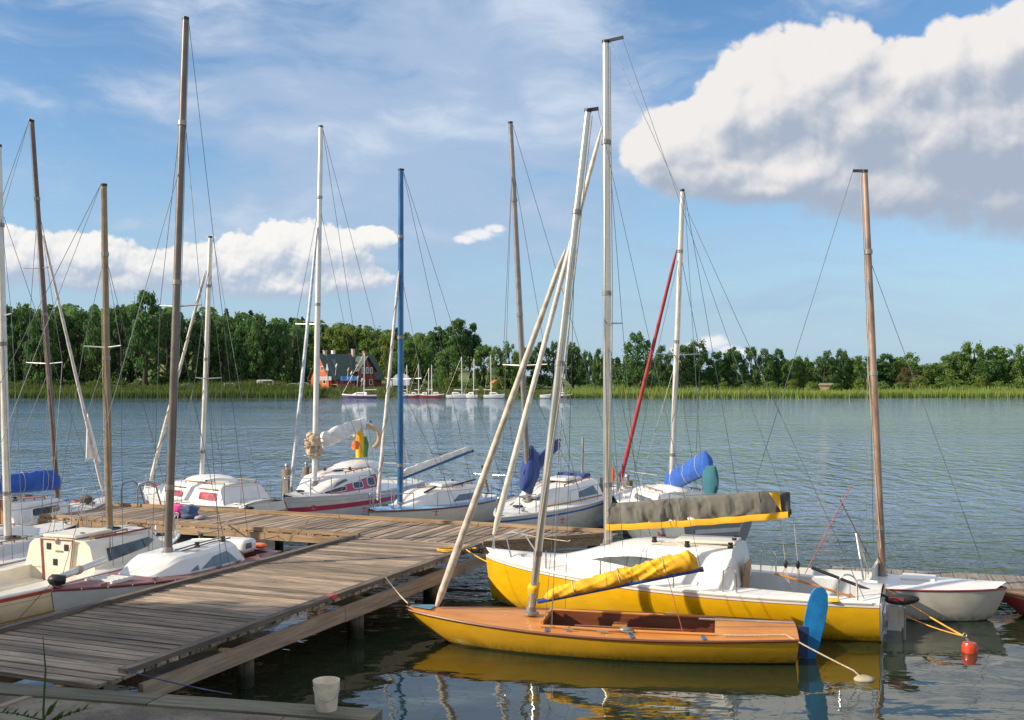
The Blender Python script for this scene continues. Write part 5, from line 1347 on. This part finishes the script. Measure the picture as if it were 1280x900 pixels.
wood('hillside_forest','dark conifer forest covering the low hill behind the red house',430,(-330,-20),(430,600),[M['leaf_mid'],M['leaf_pine']],3)
wood('distant_wood','low distant wood filling in behind the right far bank',230,(20,330),(310,370),[M['leaf_mid'],M['leaf_dark']],4,(5,9))

# reeds: countless blades
def reeds(name,label,x0,x1,n,mat,h0,h1,seed,depth=9,y0=254.0):
    rd=random.Random(seed);vs=[];fs=[]
    for i in range(n):
        x=rd.uniform(x0,x1);y=y0+3*noise.noise(V((x*.05,1.3,0)))*-1+rd.random()**1.2*depth
        z=max(-.3,ground_z(x,y));h=rd.uniform(h0,h1)*(1+.25*noise.noise(V((x*.12,y*.3,seed))));w=rd.uniform(.06,.14);dx=rd.gauss(0,.22)
        a=rd.uniform(0,PI);cx,cy=math.cos(a)*w,math.sin(a)*w
        o=len(vs);vs+=[(x-cx,y-cy,z),(x+cx,y+cy,z),(x+dx+cx*.5,y+cy*.5,z+h*.7),(x+dx*1.5,y,z+h)];fs+=[(o,o+1,o+2,o+3)]
    me=bpy.data.meshes.new(name);me.from_pydata(vs,[],fs);me.materials.append(mat);o=bpy.data.objects.new(name,me);COL.objects.link(o)
    return tag(o,label,'reeds',None,'stuff')
M['reed']=leafmat('reed_green',(.20,.29,.06),(.37,.44,.12),.4);M['reed_d']=leafmat('reed_shaded',(.07,.12,.025),(.13,.18,.045),.35)  # second green has the left shore's shadow put into its colour
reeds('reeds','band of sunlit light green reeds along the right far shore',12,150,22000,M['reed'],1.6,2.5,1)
reeds('reeds','band of reeds in darker shaded green along the left far shore',-150,-47,18000,M['reed_d'],1.7,2.7,2)
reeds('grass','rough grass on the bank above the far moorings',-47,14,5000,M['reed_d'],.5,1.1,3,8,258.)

# ------------------------------------------------------------------ red house
hy=271.;hx0=(414-CX)/F*hy;hz=ground_z((430-CX)/F*hy,hy)
M['redlit']=woodmat('red_boards_lit',(.42,.085,.02),(.52,.12,.03),.7,(.4,.4,9),.05,bump=.01)  # left gable boards: sunlight put into the red
M['redshade']=woodmat('red_boards_shaded',(.17,.03,.025),(.24,.045,.035),.7,(.4,.4,9),.05,bump=.01)  # the other house walls: shade put into the same red
M['roofg']=pbr('green_grey_roof',(.055,.085,.075),.6,0,.15,1.5)
M['brick']=pbr('brick',(.34,.16,.10),.9,0,.25,2);M['stone']=pbr('chimney_stone',(.45,.38,.33),.9,0,.2,2)
M['whitep']=pbr('white_paint',(.75,.75,.73),.5,0,.06)
hs_=empty('house',(hx0,hy-3,hz),math.radians(46),'red wooden house with a green roof and orange lit gable on the far bank','house')
# local: x along the main ridge (to the right and away), y to the back
LX,DY,HW,HR=17.0,8.0,3.0,8.6
mb=MB();mb.prism([V((0,0,0)),V((LX,0,0)),V((LX,0,HW)),V((0,0,HW))],(0,.25,0));mb.prism([V((0,DY,0)),V((LX,DY,0)),V((LX,DY,HW)),V((0,DY,HW))],(0,-.25,0));mb.build('wall',M['redshade'],hs_)
for x,mt in ((0,'redlit'),(LX-.25,'redshade')):
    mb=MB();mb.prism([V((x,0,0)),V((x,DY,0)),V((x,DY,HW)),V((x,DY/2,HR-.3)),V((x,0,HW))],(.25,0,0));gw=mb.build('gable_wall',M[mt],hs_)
    if x==0:
        for yy,zz,w_,h_ in ((3.0,4.3,.9,1.3),(5.0,4.3,.9,1.3),(2.0,1.0,1.2,1.4),(5.6,1.0,1.2,1.4)):
            mb=MB();mb.box((-.03,yy,zz+h_/2),(.06,w_,h_));f_=mb.build('window',M['whitep'],gw);mb=MB();mb.box((-.065,yy,zz+h_/2),(.02,w_-.25,h_-.25));mb.build('pane',M['glass'],f_)
mb=MB();ov=.7
for sgn in (0,1):
    y0=-ov if sgn==0 else DY+ov;zlo=HW-ov*(HR-HW)/(DY/2)
    mb.prism([V((-.6,y0,zlo)),V((LX+.6,y0,zlo)),V((LX+.6,DY/2,HR)),V((-.6,DY/2,HR))],(0,0,.22))
rf=mb.build('roof',M['roofg'],hs_)
for x,yy,mt,h_ in ((1.6,DY/2,'stone',1.0),(4.6,DY/2+.5,'whitep',1.0),(10.4,DY/2-.3,'stone',1.5),(14.4,DY/2,'brick',1.1)):
    mb=MB();mb.box((x,yy,HR+h_/2-.3),(.75,.75,h_+.6));mb.box((x,yy,HR+h_+.05),(.9,.9,.14));mb.build('chimney',M[mt],rf)
for x in (3.3,):
    mb=MB();mb.bar(V((x,1.6,HW+1.6*(HR-HW)/(DY/2)+.3)),V((x,2.9,HW+2.9*(HR-HW)/(DY/2)+.3)),1.1,.1);mb.build('skylight',M['glassgrey'],rf)
cx0,cx1=8.4,13.6;cm=(cx0+cx1)/2
mb=MB();mb.prism([V((cx0,-1.4,0)),V((cx1,-1.4,0)),V((cx1,-1.4,4.6)),V((cm,-1.4,7.6)),V((cx0,-1.4,4.6))],(0,3.2,0));cg=mb.build('cross_gable',M['redshade'],hs_)
for x in (cm-1.35,cm,cm+1.35):
    mb=MB();mb.box((x,-1.44,4.55),(.85,.08,1.6));f_=mb.build('window',M['whitep'],cg);mb=MB();mb.box((x,-1.49,4.55),(.45,.03,1.2));mb.build('pane',M['glassgrey'],f_)
for x in (cm-1.2,cm+1.2):
    mb=MB();mb.box((x,-1.44,1.5),(1.0,.08,1.4));f_=mb.build('window',M['whitep'],cg);mb=MB();mb.box((x,-1.49,1.5),(.7,.03,1.1));mb.build('pane',M['glass'],f_)
mb=MB()
for a,b_ in (((cx0-.5,4.2),(cm,8.1)),((cx1+.5,4.2),(cm,8.1))): mb.prism([V((a[0],-2.0,a[1])),V((b_[0],-2.0,b_[1])),V((b_[0],4.2,b_[1])),V((a[0],4.2,a[1]))],(0,0,.2))
mb.build('gable_roof',M['roofg'],hs_)
mb=MB();mb.box((3.2,-1.5,.9),(5.5,2.6,.25));mb.box((3.2,-2.7,.45),(5.5,.12,.9));pt=mb.build('terrace',M['brick'],hs_)
mb=MB();mb.box((3.2,-2.72,1.35),(5.5,.06,.10));mb.box((3.2,-2.72,1.75),(5.5,.06,.10))
for k in range(7): mb.box((.6+k*.87,-2.72,1.4),(.08,.08,.9))
mb.build('railing',M['redshade'],pt)
def flatsign(name,px,py,w_,h_,mat,Y,label,cat,rz=0,leg=True):
    p=PY(px,py,Y);r=empty(name,(p.x,p.y,ground_z(p.x,p.y)),rz,label,cat);z=p.z-ground_z(p.x,p.y)
    mb=MB();mb.box((0,0,z),(w_,.08,h_));mb.build('panel',mat,r)
    mb=MB()
    for sx in (-1,1): mb.tube((sx*w_*.42,.06,-.2),(sx*w_*.42,.06,z+h_/2),.05,n=6)
    mb.build('post',M['aludk'],r);return r
flatsign('banner',437,473,4.6,1.1,pbr('blue_banner',(.05,.22,.55),.6,0,.1),268,'blue banner stretched in front of the red house terrace','banner')
flatsign('banner',407,473,2.9,1.0,M['whitep'],267,'white banner in front of the orange lit gable of the house','banner')
mb=MB();p=PY(407,463,266.8);mb.prism([V((0,0,0)),V((.75,0,0)),V((.42,0,1.7)),V((.28,0,1.7))],(0,.08,0));mb.tube((.38,.1,-2.6),(.38,.1,.4),.05,n=6);o=mb.build('pennant',M['whitep'],None,None,loc=p);tag(o,'small white pennant standing above the white banner','pennant')
for i,(px,py) in enumerate([(419,457),(434,462),(438,466),(446,472),(451,475),(454,478)]):
    p=PY(px,py,267);mb=MB();mb.tube((0,0,-2.5),(.35,0,.5),.04,n=6);r=mb.build('flagpole',M['whitep'],None,None,loc=p);tag(r,'slanting flagpole with a pale furled flag before the red house','flag','flags before the red house')
    mb=MB();mb.lathe((.12,0,-.5),[(.08,0),(.22,.3),(.16,.8),(.05,1.1)],8,axis=(.35,0,1));mb.build('furled_flag',M['cloth_bg'] if i%2 else M['cloth_w'],r)

# ------------------------------------------------------------------ far moorings
def far_boat(px,Lm,hullmat_,mast_top,label,mast_px=None,cab=True,group='boats at the far moorings',rot=0,motor=False,y=253.5):
    x=(px-CX)/F*y;r=Boat((x+Lm/2*math.cos(rot),y+Lm/2*math.sin(rot)),(x-Lm/2*math.cos(rot),y-Lm/2*math.sin(rot)),label,group)
    r.hull(hullmat_,Lm*.32,.75,1.0,.75,.2,.5,.0,.04,.45);r.deck(M['gel'],.1)
    if cab: r.cabin(M['gel'],-Lm*.22,Lm*.24,Lm*.11,Lm*.07,.7,.5,.4);r.panel(r.oval(-Lm*.15,Lm*.08,.3,.75),-1 if rot<1.5 else 1,M['glass'],sub=1)
    if mast_top:
        mx=0 if mast_px is None else ((mast_px-CX)/F*y-x)*math.cos(rot)
        zt=H-(mast_top-YH)*y/F
        mb=MB();mb.tube((mx,0,.7),(mx-.1,0,zt),.10,.075,8);mo_=r.part('mast',mb,M['aluw'])
        mb=MB();mb.tube((mx,0,2.0),(mx-Lm*.36,0,2.1),.09,n=6);r.part('boom',mb,M['cloth_w'],mo_)
        for q in (Lm/2-.1,-Lm/2+.1): r.wire(V((q,0,.9)),V((mx-.1,0,zt)),.022,M['aludk'])
    return r
hw=hullmat('far_white',(.70,.70,.70),[('z',-1,.12,(.1,.1,.12))]);hp_=hullmat('far_purple',(.10,.05,.16),[('d',-.1,.2,(.7,.7,.72))]);hr=hullmat('far_red',(.20,.03,.03),[('d',-.1,.12,(.5,.45,.4))]);hb_=hullmat('far_blue',(.06,.12,.25),[('d',-.1,.15,(.7,.7,.7))])
far_boat(449,8.4,hp_,441,'low purplish motor sailer moored in front of the red house',455,True,rot=PI)
far_boat(506,2.9,hb_,456,'first small blue and white sailboat right of the blue mast, below the pale shelter',509)
far_boat(518,3.0,hr,455,'dark red sailboat beside the small blue and white one at the far moorings',523.5)
far_boat(530,3.0,hr,460,'middle one of three dark red sailboats at the far moorings',535.5,rot=PI)
far_boat(546,3.6,hr,456,'dark red sailboat nearest the long white ones at the far moorings',540)
far_boat(571,5.2,hw,446,'long white sailboat with the tallest mast at the far moorings',577.5)
far_boat(588,3.4,hw,448,'white sailboat between the longest white one and the tan hut',592,rot=PI)
far_boat(618,5.2,hw,444,'white sailboat below the tan hut at the right end of the moorings',614)
far_boat(682,2.8,hw,None,'small white boat without mast behind the leaning mast of the dinghy',None,False)
far_boat(704,4.4,hp_,444,'white and purple sailboat anchored right of the leaning poles',703)
# floating jetty they lie at
mb=MB();a=PY(500,493,256);b_=PY(606,493,256);mb.bar(V((a.x,256,.5)),V((b_.x,256,.5)),1.6,.18)
for k in range(12): mb.tube((lerp(a.x,b_.x,k/11),255.3,-1),(lerp(a.x,b_.x,k/11),255.3,1.6),.10,n=6)
tag(mb.build('jetty',M['pile'],None,None),'low far jetty behind the moored boats','jetty')
# pale domed boat shelter and tan hut
p=PY(502,480,266);r=empty('boat_shelter',(p.x,266,ground_z(p.x,266)),0,'pale blue tarpaulin shelter with a domed roof by the far moorings','shelter')
mb=MB();rings=[]
for k in range(3):
    y=[-1.6,0,1.6][k];rings.append([V((-2.1,y,.9))]+[V((2.1*math.cos(PI-PI*i/10)**1 if 1 else 0,y,2.2+1.7*math.sin(PI*i/10))) for i in range(11)]+[V((2.1,y,.9))])
mb.loft(rings,True,True);mb.build('tarpaulin',pbr('pale_tarpaulin',(.52,.60,.66),.6,0,.1,2,bump=.05,bscale=3),r,50)
for sx in (-1.95,1.95):
    for sy in (-1.4,1.4): mb=MB();mb.tube((sx,sy,-.3),(sx,sy,1.2),.06,n=6);mb.build('leg',M['aludk'],r)
p=PY(488,478,266);mb=MB();mb.prism([V((-.3,0,0)),V((.3,0,0)),V((.25,0,1.8)),V((0,0,2.4)),V((-.25,0,1.8))],(0,.5,0));tag(mb.build('upright_dinghy',M['whitep'],None,None,loc=(p.x,266,ground_z(p.x,266))),'white dinghy stood on end left of the pale domed shelter','dinghy')
p=PY(619,481,270);r=empty('hut',(p.x,270,ground_z(p.x,270)),.5,'small tan hut with an orange brown roof above the far moorings','hut')
mb=MB();mb.box((0,0,.8),(1.9,1.7,1.7));mb.build('wall',pbr('tan_boards',(.42,.28,.16),.8,0,.15,2),r)
mb=MB();mb.prism([V((-1.2,-1.1,1.6)),V((1.2,-1.1,1.6)),V((0,-1.1,2.5))],(0,2.2,0));mb.build('roof',pbr('orange_roof',(.38,.15,.07),.8,0,.15,2),r)
mb=MB();mb.box((0,-.87,.7),(.7,.05,1.3));mb.build('door',M['redshade'],r)
p=PY(1033,481,270)
r=empty('hut',(p.x,270,ground_z(p.x,270)),-.2,'tan wooden shed behind the reeds left of the brown mast','hut')
mb=MB();mb.box((0,0,.9),(3.2,1.8,1.8));mb.build('wall',pbr('pale_boards',(.45,.32,.20),.8,0,.15,2),r);mb=MB();mb.prism([V((-1.9,-1.2,1.8)),V((1.9,-1.2,1.8)),V((1.7,0,2.4)),V((-1.7,0,2.4))],(0,2.4,-.3));mb.build('roof',pbr('grey_roof',(.25,.20,.16),.8),r)
# cars on the far left bank
def car(px,y,col,label,van=False,rz=0):
    x=(px-CX)/F*y;r=empty('parked_van' if van else 'parked_car',(x,y,ground_z(x,y)+.02),rz,label,'van' if van else 'car','vehicles parked on the far left bank')
    Lc=4.9 if van else 4.2;pr=[(-Lc/2,.35),(-Lc/2,.85),(-Lc/2+.5,.95),(-Lc*.22,1.45),(Lc*.22,1.47),(Lc*.36,.98),(Lc/2,.85),(Lc/2,.35)] if not van else [(-Lc/2,.4),(-Lc/2,2.0),(-Lc/2+.2,2.15),(Lc*.25,2.15),(Lc*.37,1.3),(Lc/2,1.05),(Lc/2,.4)]
    mb=MB();mb.prism([V((a,-.85,z)) for a,z in pr],(0,1.7,0));o=mb.build('body',col,r);md=o.modifiers.new('bevel','BEVEL');md.width=.12;md.segments=3
    if not van: wp_=[(-Lc*.28,.98),(-Lc*.19,1.36),(Lc*.19,1.38),(Lc*.30,.98)]
    else: wp_=[(-Lc*.2,1.3),(-Lc*.2,1.85),(Lc*.25,1.9),(Lc*.33,1.3)]
    for sy in (-1,1): mb=MB();mb.prism([V((a,sy*.86,z)) for a,z in wp_],(0,sy*.015,0));mb.build('window',M['glass'],r)
    for sx in (-Lc*.31,Lc*.31):
        for sy in (-1,1):
            mb=MB();mb.lathe((sx,sy*.76,.32),[(.30,-.1),(.33,-.06),(.33,.06),(.30,.1)],14,axis=(0,1,0));w_=mb.build('wheel',M['black'],r,50);mb=MB();mb.lathe((sx,sy*.87,.32),[(.19,-.02),(.19,.02)],12,axis=(0,1,0));mb.build('rim',M['alu'],w_)
cs=pbr('silver_car',(.45,.48,.52),.3,.5,.05);cw_=pbr('white_car',(.72,.72,.70),.35,0,.05,coat=.5);cr=pbr('red_car',(.45,.05,.04),.3,0,.05,coat=.5)
cd=pbr('dark_car',(.05,.06,.08),.3,.2,.05,coat=.5)
car(234,263,cs,'silver car parked alone on the grass of the far left bank')
car(287,264,cw_,'white car parked left of the white van on the far bank');car(299,266,cd,'dark car parked between the white car and the vans',rz=.4)
car(323,264,cd,'dark blue car parked just left of the white van')
car(334,265.5,cw_,'white van with a red neighbour parked near the house',True)
car(350,264,cr,'red car parked right of the white van')
car(366,264,cw_,'white car parked closest to the orange lit gable',rz=.2);car(379,266,cs,'pale silver car half hidden by a tree trunk beside the house')

# ------------------------------------------------------------------ things on and around the piers
def pier_px(px,py): return P(px,py,ZD+.003)
# inflatable ring and bag
p=pier_px(221,647);mb=MB();mb.ell((0,0,.15),(.24,.2,.155),14,8,wob=.25);mb.ell((-.06,.1,.22),(.2,.13,.10),12,6,wob=.3);o=mb.build('swim_bag',M['cloth_p'],None,60,loc=p);tag(o,'bright pink swimming bag lying on the cross pier by the tall mast','bag')
p=pier_px(237,648);mb=MB();mb.ell((0,0,.16),(.21,.2,.165),14,8,wob=.4);mb.ell((.03,-.1,.08),(.2,.12,.08),10,6,wob=.4);o=mb.build('cloth_bundle',M['cloth_db'],None,60,loc=p);tag(o,'dark blue denim bundle beside the pink bag','clothes')
p=pier_px(250,649.5);mb=MB();mb.ell((0,0,.05),(.13,.09,.055),10,6,wob=.4);o=mb.build('towel',pbr('lilac_towel',(.35,.33,.42),.9),None,60,loc=p);tag(o,'small grey lilac towel right of the denim bundle','towel')
p=pier_px(305,637)
for i,dx in enumerate((0,.14)):
    mb=MB();mb.ell((0,0,.045),(.13,.05,.045),10,6);mb.ell((-.06,0,.07),(.05,.045,.04),8,5);o=mb.build('shoe',M['whitep'] if i==0 else M['black'],None,60,loc=p+V((dx,-.05*i,0)));tag(o,['white shoe on the far edge of the cross pier','black shoe next to the white one on the cross pier'][i],'shoe')
for i,(px,py) in enumerate([(242,631.5),(392,640.5),(545,648),(703,658),(455,643.5)]):
    p=pier_px(px,py);mb=MB();mb.tube((0,0,0),(0,0,.12),.014,n=8);mb.tube((-.06,0,.085),(.06,0,.085),.012,n=8);mb.box((0,0,.008),(.09,.07,.016));o=mb.build('mooring_cleat',M['dkred'],None,None,loc=p+V((0,0,.075)))
    tag(o,['rusty red mooring cleat behind the denim bundle','rusty red mooring cleat below the raspberry stripe','rusty red mooring cleat before the boat with blue mast','rusty red mooring cleat before the boat with blue sheer stripe','rusty red mooring cleat at the bow of the blue masted boat'][i],'cleat','mooring cleats on the cross pier')
p=pier_px(563,690);mb=MB();mb.path([V((.22*math.cos(a)*(1+.2*math.sin(a*3)),.13*math.sin(a*1.02),.025+.012*(a/6.28))) for a in [k*.35 for k in range(60)]],.014,6);mb.path([V((.2,0,.03)),V((.4,.25,.03)),V((.48,.1,.06))],.012,6);o=mb.build('coiled_strap',M['cloth_y'],None,60,loc=p);tag(o,'yellow coiled strap lying on the pier edge near the leaning pole','strap')
# bucket
p=P(408,889,.742);bk=empty('bucket',p,.3,'dirty white plastic bucket standing on the timber kerb','bucket')
mp=pbr('dirty_white_plastic',(.85,.74,.56),.5,0,.12,9)
mb=MB();N=24
prof=[(.098,0),(.105,.01),(.125,.27),(.132,.272),(.134,.31),(.128,.312),(.122,.30),(.10,.02)]
mb.loft([[V((r*math.cos(2*PI*k/N),r*math.sin(2*PI*k/N),z)) for k in range(N)] for r,z in prof],True,True);mb.build('body',mp,bk,40)
mb=MB();mb.path([V((.13*math.cos(a),-.13*abs(math.sin(a))*1.02-.0,.255-.12*math.sin(a))) for a in [PI*k/12 for k in range(13)]],.0035,5);mb.build('handle',M['steel'],bk,60)
# weed at the lower left
p=P(55,928,.74);wd=empty('weed',p,0,'thin green weed with side shoots at the lower left corner','weed')
gm=leafmat('weed_green',(.05,.10,.015),(.10,.16,.03),.2)
mb=MB();mb.path([V((0,0,-.02)),V((-.005,0,.3)),V((.01,.01,.65)),V((-.01,0,.96))],[.012,.010,.008,.003],6);mb.build('stem',gm,wd,60)
for a,l,e,z in ((.1,.42,.35,.16),(2.9,.5,.12,.20),(.6,.25,.9,.05),(3.6,.3,.5,.02),(-.5,.2,.8,.1),(.2,.16,1.1,.2)):
    mb=MB();q=V((math.cos(a)*l*math.cos(e),math.sin(a)*l*math.cos(e)*.4,l*math.sin(e)));mb.path([V((0,0,z)),V((0,0,z))+q*.6+V((0,0,.02)),V((0,0,z))+q],[.008,.006,.002],5)
    for k in range(7):
        u=.25+.1*k;c=V((0,0,z))+q*u;sd_=(-1)**k;mb.prism([c,c+V((.02,.03*sd_,.03)),c+V((.05,.05*sd_,.05)),c+V((.03,.02*sd_,.01))],(0,0,.002))
    mb.build('shoot',gm,wd,60)
# buoy and ropes
p=P(1212,815,0);by=empty('mooring_buoy',(p.x,p.y,0),0,'red orange cylindrical mooring buoy floating off the cabin boat stern','buoy')
mb=MB();mb.lathe((0,0,-.12),[(.06,0),(.105,.05),(.112,.14),(.112,.22),(.095,.26),(.04,.275)],18);mb.build('float',pbr('buoy_red',(.62,.06,.02),.35,0,.2,8,coat=.3),by,40)
mb=MB();mb.tube((0,0,.14),(-.07,.02,.24),.018,n=8);mb.path([V((-.07+.03*math.cos(a),0,.25+.03*math.sin(a))) for a in [k*.7 for k in range(10)]],.009,6);mb.build('shackle',M['aludk'],by,60)
bt=V((p.x-.08,p.y,.23))
rope('mooring_rope','orange rope running from the open white keelboat down to the red buoy',[C.wor(V((.6,-.85,C.dz(.6,.85)+.05))),bt],.014,M['ropey'],.012)
rope('mooring_rope','thinner tan rope from the yellow cabin boat stern to the red buoy',[B.wor(V((-3.45,-.3,.40))),bt+V((.01,.01,0))],.010,M['ropey'],.035)
q0=A.wor(V((-1.9,.6,A.dz(-1.9,.6)+.03)));q1=A.wor(V((-2.75,.5,A.dz(-2.7,.4)+.03)));fl_=P(1067,838,.12);fb_=P(1080,850,0)
rope('mooring_rope','pale rope from the dinghy stern to the tan float in the water',[q0,q1,fl_,V((fb_.x-.05,fb_.y,.05))],.011,M['rope'],.01)
mb=MB();mb.ell((0,0,.0),(.14,.11,.055),12,8,wob=.2);o=mb.build('float',pbr('tan_float',(.42,.36,.25),.8),None,60,loc=(fb_.x,fb_.y,.01));tag(o,'flat tan float at the end of the dinghy stern rope','float')
rope('mooring_rope','grey rope from the pier edge to the dinghy bow',[P(482,722,ZD+.05),A.wor(V((2.88,0,.52)))],.012,M['rope'],.03)
rope('mooring_rope','yellow strap from the pier edge to the bow of the cabin boat',[P(583,687,ZD+.05),B.wor(V((3.3,.1,.72)))],.012,M['cloth_y'],.02)
rope('mooring_rope','dark blue line stretched low from the quay kerb to the pier edge',[P(150,836,ZD+.05),P(290,868,.75)],.007,M['navy'],.012)
rope('mooring_rope','brown rope from the cross pier edge to the dark red decked racer',[P(285,651,ZD+.12),Fb.wor(V((-1.3,-.35,1.25)))],.014,M['rope'],.03)
rope('mooring_rope','thin line hanging from the cream boat gunwale beside its lettering',[Gb.wor(V((-1.4,-1.03,.66))),Gb.wor(V((-2.3,-1.06,.12)))],.006,M['roped'],.0)
rope('mooring_rope','pale rope along the cross pier towards the cabin boat mast',[P(640,665,ZD+.10),P(706,676,ZD+.12),B.wor(V((1.9,-.3,1.15)))],.009,M['rope'],.01)
rope('mooring_rope','red brown line from the racer stern to the cross pier',[P(385,650,ZD+.1),P(381,658,ZD-.05),Fb.wor(V((-2.35,-.4,.85)))],.009,M['ropered'],.02)
# pilings
for px,py0,py1,w_,lab in ((359,588,618,14,'weathered mooring pile left of the thick white sail bundle'),(383,585,612,10,'left one of two slim dark mooring piles behind the raspberry banded boat'),(391,586,612,9,'right one of two slim dark mooring piles behind the raspberry banded boat'),(784,602,650,15,'thick grey mooring pile beside the red furled jib'),(752,606,660,12,'dark brown mooring pile right of the blue striped bow')):
    Yp={359:31.5,383:35.5,391:35.2,784:30.0,752:28.8}[px];t=PY(px,py0,Yp);r=w_*Yp/F/2
    o=empty('mooring_pile',(t.x,t.y,0),0,lab,'pile','mooring piles behind the cross pier')
    mb=MB();mb.lathe((0,0,-1.8),[(r*1.1,0),(r,1.8),(r*.97,t.z+1.8),(r*.8,t.z+1.83)],14);mb.build('post',M['pile'],o,45)
    mb=MB();mb.lathe((0,0,t.z+.02),[(r*.35,0),(r*.3,.1),(r*.5,.12),(r*.4,.18)],8);mb.build('iron_cap',M['aludk'],o,45)
# boarding ladder hoops at the left end of the cross pier
la=empty('boarding_ladder',P(172,634,ZD),ang2,'bent tube ladder hoops at the left end of the cross pier','ladder')
for dx in (-.30,.22):
    mb=MB();mb.path([V((dx-.22,0,-.6)),V((dx-.22,0,.45)),V((dx-.16,0,.60)),V((dx+.08,.1,.66)),V((dx+.2,.2,.5)),V((dx+.30,.4,-.3))],.02,8);mb.build('hoop',M['aludk'],la,60)
# trees on the near left bank whose shade falls across the pier
for me_k,x,y,h,w_ in (('mid0',-18.8,8.2,9.7,9.6),('midtall0',-17.2,.6,14,8.6),('dark0',-23.5,7.4,11.4,9.5),('dark1',-24,1.5,14,9.5),('mid2',-14.5,-6.5,13,8)):
    t=tree(me_k,x,y,h,w_,'leafy tree on the near left bank whose shade falls across the pier','trees on the near left bank')
